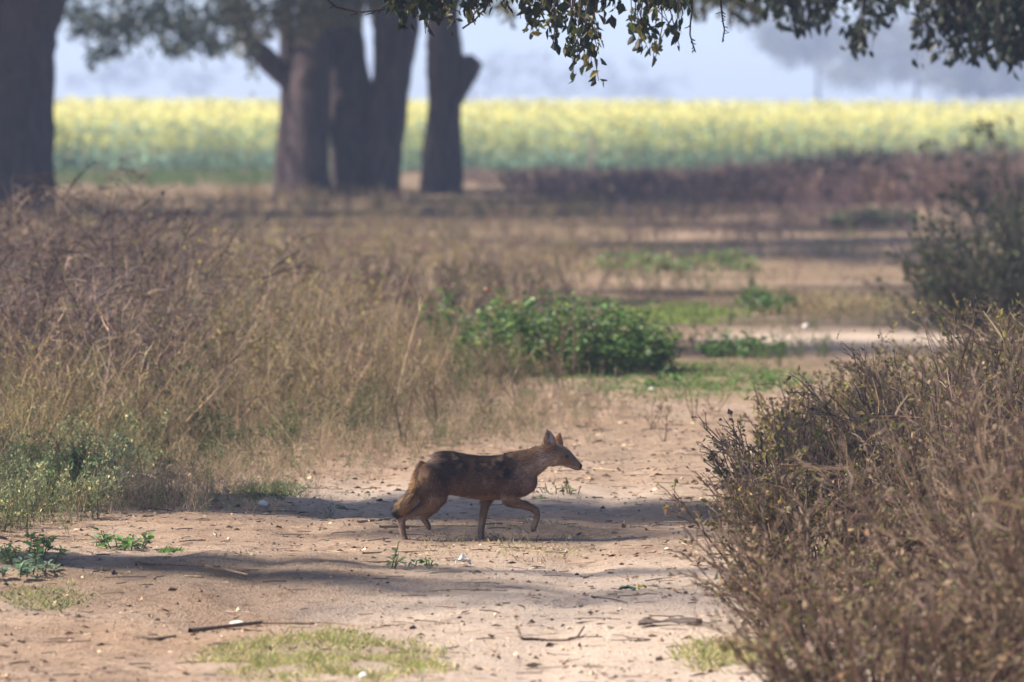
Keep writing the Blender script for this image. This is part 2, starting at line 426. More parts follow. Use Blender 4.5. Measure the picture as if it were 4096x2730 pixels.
def loft(g, secs, sides=18, power=2.3):
    """secs: (cx, cy, half thickness px, half width m, side offset m)"""
    P = np.array([J(s[0], s[1], s[4]) for s in secs]); h = np.array([s[2] for s in secs]) / JS; w = np.array([s[3] for s in secs])
    T = np.gradient(P, axis=0); T[:, 1] = 0; T = norm(T)
    N = np.stack([-T[:, 2], np.zeros(len(T)), T[:, 0]], 1)
    th = np.arange(sides) * 2 * np.pi / sides
    c = np.sign(np.cos(th)) * np.abs(np.cos(th)) ** (2 / power); s = np.sign(np.sin(th)) * np.abs(np.sin(th)) ** (2 / power)
    rings = P[:, None] + N[:, None] * (h[:, None, None] * c[None, :, None]) + np.array([0, 1., 0]) * (w[:, None, None] * s[None, :, None])
    K = len(secs)
    V = np.concatenate([rings.reshape(-1, 3), P[:1] - T[:1] * h[0] * .4, P[-1:] + T[-1:] * h[-1] * .4])
    F = []
    for k in range(K - 1):
        for q in range(sides):
            a = k * sides + q; b = k * sides + (q + 1) % sides
            F += [(a, b, b + sides), (a, b + sides, a + sides)]
    for q in range(sides):
        F.append((K * sides, (q + 1) % sides, q)); F.append((K * sides + 1, (K - 1) * sides + q, (K - 1) * sides + (q + 1) % sides))
    g.add(V, F, (0, 0, 0))

def build_jackal():
    g = G()
    tor = [(545, 500, 650, .030), (580, 468, 740, .048), (640, 428, 800, .060), (720, 416, 830, .066), (800, 422, 848, .063), (880, 438, 858, .060), (980, 455, 876, .064), (1090, 466, 893, .072),
           (1200, 468, 900, .076), (1310, 460, 896, .075), (1410, 440, 890, .070), (1500, 418, 868, .062), (1570, 410, 820, .052), (1610, 430, 770, .040)]
    loft(g, [(c, (a + b) / 2, (b - a) / 2, w, 0) for c, a, b, w in tor])
    loft(g, [(1440, 610, 190, .058, 0), (1540, 568, 162, .054, 0), (1620, 530, 140, .050, 0), (1690, 494, 122, .047, 0), (1760, 462, 108, .046, 0), (1830, 450, 100, .045, 0)])
    loft(g, [(1790, 452, 92, .044, 0), (1850, 452, 112, .056, 0), (1910, 464, 106, .056, 0), (1960, 484, 88, .046, 0), (2005, 516, 70, .034, 0), (2050, 546, 56, .026, 0), (2090, 570, 43, .021, 0), (2114, 582, 32, .017, 0)])
    n0 = g.n
    # upper and lower legs
    f = -.047
    loft(g, [(1400, 600, 120, .030, f + .012), (1425, 720, 118, .036, f), (1420, 820, 98, .034, f), (1400, 890, 76, .030, f), (1385, 935, 50, .026, f)])
    loft(g, [(1365, 925, 46, .025, f), (1430, 935, 52, .025, f), (1520, 955, 44, .022, f), (1600, 978, 38, .020, f), (1650, 1002, 36, .019, f), (1676, 1030, 34, .018, f)])
    loft(g, [(1664, 1012, 34, .018, f), (1674, 1062, 32, .017, f), (1664, 1115, 30, .016, f), (1646, 1160, 32, .018, f), (1634, 1198, 30, .019, f), (1630, 1220, 20, .016, f)])
    b = .047
    loft(g, [(1280, 700, 90, .03, b - .01), (1210, 830, 72, .029, b), (1165, 920, 52, .024, b), (1142, 1000, 44, .021, b), (1126, 1090, 39, .018, b), (1114, 1170, 35, .017, b), (1108, 1230, 35, .018, b), (1110, 1268, 36, .020, b)])
    loft(g, [(1085, 1272, 20, .018, b), (1112, 1268, 26, .022, b), (1140, 1276, 18, .018, b)])
    # hind legs
    h = -.043
    loft(g, [(640, 560, 110, .030, h + .012), (638, 660, 145, .038, h), (632, 760, 152, .040, h), (640, 850, 140, .038, h), (665, 925, 88, .032, h)])
    loft(g, [(670, 880, 100, .034, h), (595, 945, 88, .030, h), (515, 1000, 64, .024, h), (430, 1040, 46, .020, h), (360, 1064, 41, .018, h), (318, 1074, 38, .017, h)])
    loft(g, [(318, 1068, 42, .018, h), (318, 1130, 37, .016, h), (324, 1200, 33, .015, h), (332, 1260, 33, .016, h), (338, 1285, 30, .017, h)])
    loft(g, [(318, 1286, 22, .017, h), (348, 1288, 26, .021, h), (380, 1299, 15, .017, h)])
    k = .043
    loft(g, [(650, 640, 110, .03, k - .01), (680, 780, 110, .036, k), (690, 890, 78, .03, k), (640, 980, 55, .024, k), (580, 1040, 42, .02, k), (520, 1075, 36, .017, k)])
    loft(g, [(508, 1050, 36, .017, k), (532, 1090, 35, .016, k), (562, 1135, 33, .015, k), (580, 1168, 32, .016, k)])
    loft(g, [(566, 1164, 26, .017, k), (590, 1178, 24, .019, k), (602, 1196, 14, .015, k)])
    # tail
    loft(g, [(545, 540, 40, .022, -.005), (512, 610, 50, .024, -.02), (492, 690, 58, .027, -.04), (468, 780, 64, .030, -.055), (428, 865, 66, .032, -.062), (365, 935, 62, .031, -.062), (300, 985, 52, .027, -.06), (252, 1018, 38, .02, -.058)])
    # ears
    loft(g, [(1812, 392, 60, .017, -.034), (1806, 340, 62, .017, -.038), (1800, 290, 55, .015, -.042), (1792, 245, 36, .011, -.044), (1785, 215, 12, .006, -.045)], 14, 2.)
    loft(g, [(1890, 380, 48, .015, .034), (1890, 330, 48, .015, .038), (1892, 285, 38, .013, .042), (1898, 252, 24, .009, .044), (1905, 232, 8, .005, .045)], 14, 2.)
    V, F, _ = g.get()
    me = new_mesh('body_raw', V, F)
    o = obj('jackal_raw', me)
    r = o.modifiers.new('r', 'REMESH'); r.mode = 'VOXEL'; r.voxel_size = .0048; r.use_smooth_shade = True
    s = o.modifiers.new('s', 'SMOOTH'); s.factor = .5; s.iterations = 5
    bpy.context.view_layer.update()
    dg = bpy.context.evaluated_depsgraph_get(); ev = o.evaluated_get(dg)
    bm = bpy.data.meshes.new_from_object(ev, preserve_all_data_layers=False, depsgraph=dg)
    bpy.data.objects.remove(o, do_unlink=True); bpy.data.meshes.remove(me)
    nv = len(bm.vertices); co = np.empty(nv * 3, np.float32); bm.vertices.foreach_get('co', co); co = co.reshape(-1, 3).astype(float)
    no = np.empty(nv * 3, np.float32); bm.vertices.foreach_get('normal', no); no = no.reshape(-1, 3).astype(float)
    def cxy(p): 
        yy = p[:, 1] - JY - .045
        return (p[:, 0] - JX0) * JS, 1312 - (p[:, 2] + (yy + .045) * CAM_H / JY) * JS, yy
    # hollow of the near ear
    cx, cy, yy = cxy(co)
    ear = np.exp(-((cx - 1800) / 34) ** 2 - ((cy - 295) / 62) ** 2) * (no[:, 1] < -.2)
    co = co + np.array([0, 1, 0]) * (.013 * ear)[:, None]
    bm.vertices.foreach_set('co', co.astype(np.float32).ravel()); bm.update()

    def fur_col(cx, cy, yy, nrm, rng=None):
        n1 = vnoise(cx, cy, 70, 41); n2 = vnoise(cx * .7, cy, 26, 42); n3 = vnoise(cx + yy * 3000, cy, 120, 43)
        N = len(cx)
        def L(c): return np.tile(np.array(c, float), (N, 1))
        def mx(a, b, f): return a * (1 - np.clip(f, 0, 1)[:, None]) + b * np.clip(f, 0, 1)[:, None]
        top = np.interp(cx, [500, 640, 800, 1000, 1200, 1400, 1600, 1750], [520, 428, 422, 458, 468, 440, 400, 340])
        dep = cy - top
        c = mx(L((.235, .130, .066)), L((.155, .085, .046)), .5 + .6 * n3)
        body = sstep(560, 640, cx) * sstep(1620, 1500, cx) * sstep(960, 860, cy)
        c = mx(c, L((.105, .058, .038)), body * sstep(440, 240, dep) * (.8 + .3 * n1))          # brown flank
        sad = sstep(600, 700, cx) * sstep(1600, 1420, cx) * sstep(300, 110, dep + 60 * n3)
        c = mx(c, L((.024, .018, .018)), sad * (.8 + .6 * n1 + .4 * n2))                        # dark saddle
        griz = sstep(.15, .6, n2 + .5 * n1) * sad * sstep(200, 60, dep)
        c = mx(c, L((.40, .27, .165)), griz * .8)
        c = mx(c, L((.30, .19, .12)), body * sstep(.25, .7, vnoise(cx, cy, 42, 48) + .5 * n2) * .5)
        c = mx(c, L((.03, .022, .02)), sstep(28, 6, dep) * sstep(660, 720, cx) * sstep(1400, 1300, cx) * .8)
        c = mx(c, L((.05, .033, .027)), np.exp(-((cx - 790) / 75) ** 2 - ((cy - 640) / 120) ** 2) * .85)
        c = mx(c, L((.36, .27, .20)), np.exp(-((cx - 660) / 70) ** 2 - ((cy - 490) / 45) ** 2) * .55)   # greyish rump
        c = mx(c, L((.50, .31, .17)), np.exp(-((cx - 572) / 38) ** 2 - ((cy - 625) / 75) ** 2) * .9)   # pale buttock
        c = mx(c, L((.40, .27, .17)), body * sstep(835, 885, cy) * .85)
        # neck and head
        nk = sstep(1420, 1560, cx) * sstep(900, 700, cy)
        c = mx(c, L((.33, .20, .105)), nk * sstep(150, 60, dep) * .9)
        c = mx(c, L((.48, .35, .27)), nk * sstep(90, 190, dep) * (.75 + .3 * n1))
        c = mx(c, L((.60, .47, .40)), np.exp(-((cx - 1760) / 70) ** 2 - ((cy - 520) / 90) ** 2) * .8)
        hd = sstep(1790, 1850, cx) * sstep(700, 600, cy)
        c = mx(c, L((.25, .155, .092)), hd * .85)
        c = mx(c, L((.60, .46, .36)), hd * np.exp(-((cx - 1840) / 50) ** 2 - ((cy - 510) / 60) ** 2) * .8)
        c = mx(c, L((.50, .43, .38)), hd * sstep(0, 30, cy - np.interp(cx, [1850, 2000, 2120], [520, 545, 585])) * .85)
        c = mx(c, L((.17, .115, .085)), hd * np.exp(-((cx - 2020) / 60) ** 2 - ((cy - 495) / 26) ** 2) * .7)
        # ears
        er = sstep(372, 345, cy) * sstep(1720, 1735, cx) * sstep(1875, 1862, cx) * (yy < 0)
        c = mx(c, L((.36, .24, .16)), er)
        inn = np.exp(-(((cx - 1802) / 34) ** 4) - ((cy - 295) / 60) ** 4) * (nrm[:, 1] < 0)
        c = mx(c, L((.56, .50, .46)), er * inn)
        c = mx(c, L((.05, .04, .04)), er * (np.exp(-((cx - 1785) / 16) ** 2 - ((cy - 268) / 40) ** 2) + np.exp(-((cx - 1800) / 14) ** 2 - ((cy - 350) / 22) ** 2)) * .9)
        c = mx(c, L((.55, .27, .11)), sstep(345, 320, cy) * sstep(1850, 1860, cx) * (yy > 0))
        # legs
        lg = sstep(930, 1010, cy) * sstep(480, 520, cx + (cy > 0) * 400)
        c = mx(c, L((.27, .165, .10)), sstep(920, 1000, cy) * .7)
        c = mx(c, L((.48, .34, .25)), sstep(1040, 1130, cy) * (nrm[:, 0] < .25) * .85)
        c = mx(c, L((.10, .07, .055)), sstep(1110, 1170, cy) * np.exp(-((cx - 590) / 40) ** 2) * .7)
        c = mx(c, L((.09, .065, .055)), np.exp(-((cx - 1635) / 30) ** 2 - ((cy - 1215) / 24) ** 2) * .8)
        c = mx(c, L((.09, .065, .05)), np.exp(-((cx - 370) / 22) ** 2 - ((cy - 1308) / 14) ** 2) * .8)
        c = mx(c, L((.09, .065, .05)), np.exp(-((cx - 1138) / 18) ** 2 - ((cy - 1284) / 14) ** 2) * .7)
        # tail
        tl = sstep(.012, -.02, yy + .035) * sstep(560, 530, cx) * sstep(600, 680, cy) * sstep(1075, 1050, cy)
        tl = tl * (yy < -.028) * (cx < np.interp(cy, [600, 800, 900, 1000, 1060], [560, 545, 500, 420, 310]))
        c = mx(c, L((.44, .26, .11)), tl * .95)
        c = mx(c, L((.045, .033, .028)), tl * sstep(.1, .5, vnoise(cx * 1.6 + cy, cy * .35 - cx * .3, 42, 47)) * .85)
        c = mx(c, L((.035, .027, .026)), tl * sstep(-18, 12, (400 - cx) * .25 - (cy - 830) * .33 + (cy - 830) * .08) * sstep(420, 380, cx) * sstep(900, 800, cy) * .6)
        tip = sstep(345, 270, cx + .35 * (980 - cy)) * sstep(930, 965, cy) * sstep(1085, 1062, cy)
        c = mx(c, L((.016, .014, .018)), tip)
        # nose leather
        c = mx(c, L((.01, .009, .010)), sstep(2092, 2106, cx) * sstep(545, 556, cy))
        c = mx(c, L((.05, .035, .03)), hd * np.exp(-((cy - (598 + (cx - 2060) * .12)) / 6) ** 2) * sstep(1990, 2020, cx) * .8)
        c = mx(c, L((.04, .03, .026)), hd * np.exp(-((cx - 1972) / 26) ** 2 - ((cy - 466) / 16) ** 2) * .8)
        return c * np.array([.80, .76, .76])
    cx, cy, yy = cxy(co)
    col = fur_col(cx, cy, yy, no)
    a = bm.color_attributes.new('Col', 'FLOAT_COLOR', 'POINT')
    c4 = np.ones((nv, 4), np.float32); c4[:, :3] = col * .85; a.data.foreach_set('color', c4.ravel())
    bm.name = 'jackal_body'
    root = empty('jackal', (JX0 + 1000 / JS, JY + .045, 0), 'tawny jackal with dark grizzled back trotting across the dirt track, one forepaw lifted', 'jackal')
    off = np.array(root.location)
    bo = obj('body', bm, M_FUR, root); bo.location = -Vector(off)
    bm.polygons.foreach_set('use_smooth', np.ones(len(bm.polygons), bool))
    # fur strands
    rng = np.random.default_rng(5)
    bm.calc_loop_triangles(); nt = len(bm.loop_triangles)
    tri = np.empty(nt * 3, np.int32); bm.loop_triangles.foreach_get('vertices', tri); tri = tri.reshape(-1, 3)
    A, B, Cc = co[tri[:, 0]], co[tri[:, 1]], co[tri[:, 2]]
    ar = np.linalg.norm(np.cross(B - A, Cc - A), axis=1)
    NS = 110000
    ti = rng.choice(nt, NS, p=ar / ar.sum()); r1 = np.sqrt(rng.uniform(0, 1, NS)); r2 = rng.uniform(0, 1, NS)
    wts = np.stack([1 - r1, r1 * (1 - r2), r1 * r2], 1)
    P = (co[tri[ti]] * wts[:, :, None]).sum(1); Nn = norm((no[tri[ti]] * wts[:, :, None]).sum(1))
    cx, cy, yy = cxy(P)
    fl = np.tile(np.array([-1., 0, -.35]), (NS, 1))
    leg = (cy > 930); fl[leg] = (-.15, 0, -1)
    fore = (cx > 1360) & (cy > 880) & (cy < 1020); fl[fore] = (1, 0, -.3)
    tl = (cx < np.interp(cy, [560, 800, 900, 1000, 1060], [550, 535, 490, 405, 300])) & (cy > 560) & (cy < 1075) & (yy < -.02); fl[tl] = (-.55, 0, -1)
    hnd = (cx < 800) & (cy > 600) & ~tl & (cy < 930); fl[hnd] = (-.7, 0, -.8)
    face = cx > 1880; fl[face] = (-1, 0, .25)
    ear = (cy < 370) & (cx > 1720); fl[ear] = (0, 0, 1)
    fl = norm(fl + .28 * rng.normal(size=(NS, 3)))
    tang = norm(fl - Nn * (fl * Nn).sum(1, keepdims=True))
    Ln = np.full(NS, .022)
    Ln[cy > 930] = .008; Ln[tl] = .030; Ln[face] = .006; Ln[ear] = .007
    nape = (cx > 1200) & (cx < 1780) & (cy < 620); Ln[nape] = .022
    Ln[(cx > 2085)] = .0008; Ln[(np.abs(cx - 1972) < 26) & (np.abs(cy - 464) < 20)] = .001
    Ln *= rng.uniform(.5, 1.3, NS)
    D = norm(tang + Nn * rng.uniform(.12, .42, (NS, 1)))
    sd = norm(np.cross(Nn, tang)); w = (.0010 + .024 * Ln)[:, None]
    col = fur_col(cx, cy, yy, Nn) * rng.lognormal(.02, .40, (NS, 1))
    base = P - Nn * .001
    Vf = np.stack([base - sd * w, base + sd * w, base + D * Ln[:, None]], 1).reshape(-1, 3)
    Ff = np.arange(NS * 3).reshape(-1, 3)
    fm = new_mesh('fur', Vf - off, Ff, np.clip(np.repeat(col, 3, 0), .004, .8))
    fo = obj('fur', fm, M_FUR, root)
    # eye
    m, n, l, p, out = mat_base('eye'); p.inputs['Base Color'].default_value = (.012, .008, .006, 1); p.inputs['Roughness'].default_value = .12
    ge = G()
    th = np.linspace(0, np.pi, 8); ph = np.linspace(0, 2 * np.pi, 12, endpoint=False)
    for sgn in (-1, 1):
        ge = G(); Vv = np.array([[np.sin(t) * np.cos(q), np.sin(t) * np.sin(q), np.cos(t)] for t in th for q in ph]) * .0072
        Fv = []
        for i in range(7):
            for q in range(12):
                a1 = i * 12 + q; b1 = i * 12 + (q + 1) % 12; Fv += [(a1, b1, b1 + 12), (a1, b1 + 12, a1 + 12)]
        ge.add(Vv + J(1972, 466, 0) + np.array([0, sgn * .0445, 0]) - off, Fv, (0, 0, 0))
        obj('eye', ge.mesh('eye', True), m, root)
build_jackal()

# ------------------------------------------------------------------ trees
def trunk_tube(g, pts, rad, rng, sides=14, lump=.12):
    """bumpy tapered tube along pts"""
    pts = np.array(pts, float); rad = np.array(rad, float)
    K = max(8, int(len(pts) * 5)); s = np.linspace(0, len(pts) - 1, K)
    P = np.stack([np.interp(s, np.arange(len(pts)), pts[:, i]) for i in range(3)], 1)
    for _ in range(2): P[1:-1] = (P[:-2] + 2 * P[1:-1] + P[2:]) / 4
    R = np.interp(s, np.arange(len(pts)), rad)
    T = norm(np.gradient(P, axis=0)); ref = np.array([0, 1., 0]) if abs(T[0, 1]) < .9 else np.array([1., 0, 0])
    A = norm(np.cross(T, ref)); B = np.cross(T, A)
    th = np.arange(sides) * 2 * np.pi / sides
    ph = rng.uniform(0, 6.28, 4)
    bump = 1 + lump * (np.sin(3 * th + ph[0])[None] * .5 + np.sin(5 * th + ph[1])[None] * .35) + lump * .6 * rng.normal(size=(K, sides)) * .35 + lump * .5 * np.sin(s * 2.1 + ph[2])[:, None]
    V = P[:, None] + (R[:, None] * bump)[:, :, None] * (A[:, None] * np.cos(th)[None, :, None] + B[:, None] * np.sin(th)[None, :, None])
    F = []
    for k in range(K - 1):
        for q in range(sides):
            a = k * sides + q; b = k * sides + (q + 1) % sides
            F += [(a, b, b + sides), (a, b + sides, a + sides)]
    V = np.concatenate([V.reshape(-1, 3), P[-1:] + T[-1:] * R[-1] * .5])
    for q in range(sides): F.append((K * sides, (K - 1) * sides + (q), (K - 1) * sides + (q + 1) % sides))
    g.add(V, F, (0, 0, 0))

def foliage(g, rng, lobes, n_clump, per, L, pal, droop=.3, clump_r=.35, shell=.55):
    """leaf clumps spread through ellipsoid lobes: (x, y, z, rx, ry, rz)"""
    lobes = np.array(lobes, float); vol = (lobes[:, 3] * lobes[:, 4] * lobes[:, 5]) ** .67
    li = rng.choice(len(lobes), n_clump, p=vol / vol.sum())
    d = norm(rng.normal(size=(n_clump, 3))); r = (shell + (1 - shell) * rng.uniform(0, 1, (n_clump, 1)) ** .5) * rng.uniform(.75, 1.08, (n_clump, 1))
    c = lobes[li, :3] + d * r * lobes[li, 3:]
    m = n_clump * per; ci = np.repeat(np.arange(n_clump), per)
    q = rng.normal(size=(m, 3)) * clump_r * rng.uniform(.5, 1.2, n_clump)[ci][:, None]
    p = c[ci] + q
    dirs = norm(q) + np.array([0, 0, -droop]) + .5 * rng.normal(size=(m, 3))
    Ls = L * rng.uniform(.6, 1.3, m)
    tone = rng.uniform(.75, 1.3, n_clump)[ci][:, None]
    leaves(g, p, dirs, Ls, Ls * rng.uniform(.24, .38, m), np.clip(pick(rng, pal, m, .2) * tone, .004, .6), rng)

GREEN = [(.035, .065, .022), (.05, .085, .025), (.06, .09, .03), (.03, .05, .02)]
OLIVE = [(.09, .10, .03), (.14, .13, .035), (.07, .085, .03), (.18, .15, .05)]

def tree(name, label, base, trunks, lobes, n_clump, per, L, pal, seed, group=None, clump_r=.4, extra=None, mat=None, shell=.5):
    rng = np.random.default_rng(seed); base = np.array(base, float)
    root = empty(name, base, label, 'tree', group)
    g = G()
    for pts, rad in trunks: trunk_tube(g, pts, rad, rng)
    # limbs into every lobe
    top = np.array(trunks[0][0][-1]); 
    for lb in lobes:
        e = np.array(lb[:3]); st = min((np.array(t[0][-1]) for t in trunks), key=lambda q: np.linalg.norm(q - e))
        m1 = st * .5 + e * .5 + np.array([0, 0, .15 * np.linalg.norm(e - st)])
        r0 = min(t[1][-1] for t in trunks) * .7
        trunk_tube(g, [st - (0, 0, .1), m1, e], [r0, r0 * .6, r0 * .25], rng, 7)
    obj('trunk', g.mesh('trunk', True, base), M_BARK, root)
    g = G(); foliage(g, rng, lobes, n_clump, per, L, pal, clump_r=clump_r, shell=shell)
    if extra: extra(g, rng)
    obj('crown', g.mesh('crown', False, base), mat or M_LEAF, root)
    return root

def T(u, v, d): return px(u, v, d=d)

# stout tree at the left edge
d = 96.
def left_extra(g, rng):
    for (u, v, ru, rv, n) in [(330, 60, 110, 90, 260), (470, 110, 130, 90, 420), (420, 200, 70, 40, 110), (640, 70, 150, 80, 520), (800, 120, 120, 90, 420), (700, 190, 60, 45, 110), (860, 190, 60, 40, 110), (930, 60, 90, 80, 250),
                              (500, -80, 300, 110, 900), (900, -80, 200, 100, 500), (370, 235, 20, 35, 30), (1000, 200, 25, 40, 40)]:
        dd = 108 + rng.uniform(-3, 5, n); a = rng.normal(size=(n, 2)) * .5
        p = np.stack([(u + ru * a[:, 0] - W / 2) * dd / FPX, dd, CAM_H - (v + rv * a[:, 1] - YH) * dd / FPX], 1)
        L = rng.uniform(.10, .20, n)
        leaves(g, p, rng.normal(size=(n, 3)) * .7 + np.array([0, 0, -.6]), L, L * .3, pick(rng, [(.018, .034, .024), (.025, .042, .028), (.03, .045, .028)], n, .3), rng)
xl = T(30, 860, d)[0]
tree('stout_tree', 'broad dark trunked tree standing alone in the dry weeds, farthest from the green hummock', (xl, d, 0),
     [([(xl - .05, d, -.1), (xl - .02, d, .6), (xl - .05, d, 1.8), (xl, d, 3.), (xl + .1, d, 3.9), (xl + .2, d, 4.8)], [1.03, .86, .80, .90, 1.08, 1.1])],
     [(xl - 1, d + 1, 7, 4, 4, 2.2), (xl - 4.5, d + 2, 6, 3.5, 3.5, 2), (xl - 6, d + 3, 6.5, 3.6, 3.6, 2.), (xl + 3.5, d + 5, 7, 4, 4, 2.2), (xl + 6, d + 12, 6.3, 4, 4, 2.), (xl - 3, d - 2, 5.6, 3, 3, 1.6)], 1100, 14, .34, GREEN, 11, extra=left_extra)

# many-stemmed tree
d = 113.
def q(u, v, dd=0.): return tuple(T(u, v, d + dd))
def mid_extra(g, rng):
    for (u, v, ru, rv, n, pal) in [(960, 30, 80, 60, 200, OLIVE), (1080, 60, 110, 70, 330, OLIVE), (1200, 60, 110, 70, 380, OLIVE), (1330, 40, 110, 60, 330, OLIVE), (1450, 20, 90, 40, 200, OLIVE), (1040, 130, 50, 60, 90, OLIVE), (1220, 130, 60, 35, 90, OLIVE), (1300, -70, 350, 90, 900, OLIVE),
                                  (950, 170, 40, 60, 60, OLIVE), (1000, 260, 30, 60, 24, OLIVE), (1700, -60, 300, 70, 500, GREEN)]:
        dd = 109 + rng.uniform(-2, 2, n); a = rng.normal(size=(n, 2)) * .55
        p = np.stack([(u + ru * a[:, 0] - W / 2) * dd / FPX, dd, CAM_H - (v + rv * a[:, 1] - YH) * dd / FPX], 1)
        L = rng.uniform(.09, .18, n)
        leaves(g, p, rng.normal(size=(n, 3)) * .7 + np.array([0, 0, -.5]), L, L * .3, pick(rng, pal, n, .3), rng)
stems = [([q(1150, 800, .6), q(1150, 600, .6), q(1160, 400, .6), q(1165, 300, .6), q(1150, 150, .6), q(1130, -200, .6)], [.27, .22, .20, .19, .17, .15]),
         ([q(1165, 330, .5), q(1090, 260, .4), q(1020, 190, .3), q(960, 110, .2), q(900, 0, 0.), q(820, -200, 0)], [.24, .22, .19, .15, .12, .1]),
         ([q(1240, 830, -.3), q(1235, 700, -.3), q(1240, 500, -.3), q(1250, 300, -.3), q(1270, 100, -.2), q(1290, -250, 0)], [.56, .44, .39, .38, .37, .36]),
         ([q(1410, 820, .4), q(1408, 700, .4), q(1402, 500, .4), q(1392, 300, .4), q(1370, 100, .4), q(1330, -250, .4)], [.50, .44, .41, .40, .39, .36]),
         ([q(1480, 820, .3), q(1490, 700, .3), q(1485, 560, .3), q(1460, 420, .4), q(1415, 250, .5), q(1370, 60, .5), q(1340, -250, .5)], [.34, .30, .27, .24, .22, .20, .18]),
         ([q(1520, 820, 0), q(1530, 680, 0), q(1545, 520, 0), q(1555, 380, 0), q(1570, 250, 0), q(1585, 100, 0), q(1560, -80, 0), q(1530, -300, 0)], [.44, .36, .34, .38, .42, .46, .42, .34])]
bx = T(1360, 800, d)[0]
tree('many_stemmed_tree', 'many-stemmed old tree with fused trunks and a limb arching out over the weeds', (bx, d, 0), stems,
     [(bx + 1.2, d - 1, 7.6, 3.2, 4, 2.), (bx + 3, d + 1, 7.4, 4, 4, 2), (bx - 2., d - 4, 6.8, 2.6, 2.6, 1.8), (bx - 1.5, d - 1., 8.8, 2.8, 2.8, 1.4)], 1000, 14, .34, GREEN, 12, extra=mid_extra)

# single trunk with a sawn stub
d = 117.
tx = T(1765, 770, d)[0]
tree('stubbed_tree', 'slim dark tree trunk with a short sawn limb stub on its side', (tx, d, 0),
     [([q(1762, 810), q(1764, 720), q(1768, 560), q(1775, 420), q(1780, 300), q(1772, 160), q(1765, 0), q(1740, -250)], [.50, .41, .37, .35, .38, .34, .36, .33]),
      ([q(1790, 390), q(1835, 335), q(1868, 280), q(1880, 240)], [.30, .27, .26, .25])],
     [(tx + 1, d - 1, 7.2, 4, 4, 2), (tx - 3.5, d + 2, 6.8, 3.5, 3.5, 2), (tx + 4, d + 2, 7.4, 3.5, 3.5, 2), (tx - 6, d + 3, 7.8, 3.5, 3.5, 2)], 800, 14, .34, GREEN, 13)

# roadside trees whose trunks stand beside the frame; their crowns shade the track
def shade(u, v, z):
    """crown position at height z whose shadow falls on the ground at photo pixel (u, v)"""
    p = px(u, v); t = z / SV[2]; return p + SV * t
def lobes_for(spots):
    out = []
    for (u, v, z, rx, ry, rz) in spots:
        c = shade(u, v, z); out.append((c[0], c[1], c[2], rx, ry, rz))
    return out
def side_tree(name, label, x, y, h, r, lobes, nc, per, L, seed, **k):
    return tree(name, label, (x, y, 0), [([(x, y, -.1), (x + .1, y, h * .4), (x + .3, y + .1, h)], [r * 1.35, r, r * .75])], lobes, nc, per, L, GREEN, seed, **k)
side_tree('roadside_tree', 'roadside tree whose leafy crown shades the jackal', -6.4, 29.4, 4.2, .28,
          lobes_for([(900, 2030, 5.2, 1.3, .8, .6), (1500, 2040, 5.4, 1.2, .75, .6), (2150, 2050, 5.2, 1.2, .7, .6), (2800, 2060, 5.6, 1.2, .7, .6), (3300, 2060, 5.6, 1., .8, .6), (1850, 2135, 5.0, .5, .26, .3), (2250, 2140, 5.1, .5, .26, .3), (2600, 2130, 5.1, .4, .2, .3)]), 560, 16, .11, 21, clump_r=.25, shell=.1)
side_tree('roadside_tree', 'roadside tree whose thin crown dapples the foreground track', -6.9, 24.6, 4.6, .25,
          lobes_for([(1000, 2380, 5.0, 1.2, .8, .5), (1700, 2390, 5.4, 1.2, .8, .5), (2400, 2400, 5.2, 1.2, .7, .5), (3200, 2400, 5.2, 1.2, .5, .5), (3900, 2300, 5.2, 1.2, .7, .5)]), 130, 13, .10, 22, clump_r=.42, shell=.1)
side_tree('roadside_tree', 'roadside tree shading the track beyond the green hummock', -6.6, 50., 4.8, .3,
          lobes_for([(2700, 1400, 6., 1.6, 1.4, .8), (3300, 1400, 6.2, 1.6, 1.6, .8), (3900, 1150, 6., 2.0, 2.6, .8), (3900, 1300, 6., 1.6, 2.0, .8), (4250, 1270, 6., 1.5, 1.6, .8), (4450, 1220, 6.2, 1.5, 1.8, .8), (2200, 1210, 6.4, 2., 1.5, .8), (2700, 1170, 6.4, 1.6, 1.2, .8), (1500, 1180, 6.4, 1.6, 2., .8)]), 900, 15, .16, 23, clump_r=.35, shell=.1)
side_tree('roadside_tree', 'tall roadside tree shading the distant bend of the track', -11.5, 85, 5.5, .4,
          lobes_for([(1900, 850, 7, 3.2, 3., 1.1), (2300, 860, 7, 3., 3.5, 1.1), (2800, 900, 7, 2.8, 3., 1.1), (3300, 920, 7, 3., 3., 1.1), (3600, 960, 7, 2.6, 2.5, 1.1), (100, 860, 8, 3, 4, 1.2), (3000, 980, 7, 3, 2, 1.1), (900, 900, 8, 3, 2.5, 1.), (2800, 1020, 7, 2.2, 2, 1.), (3350, 1010, 7, 2.2, 2.2, 1.), (3700, 1040, 7, 2, 3, 1.)]), 1050, 15, .30, 24, clump_r=.5, shell=.1)

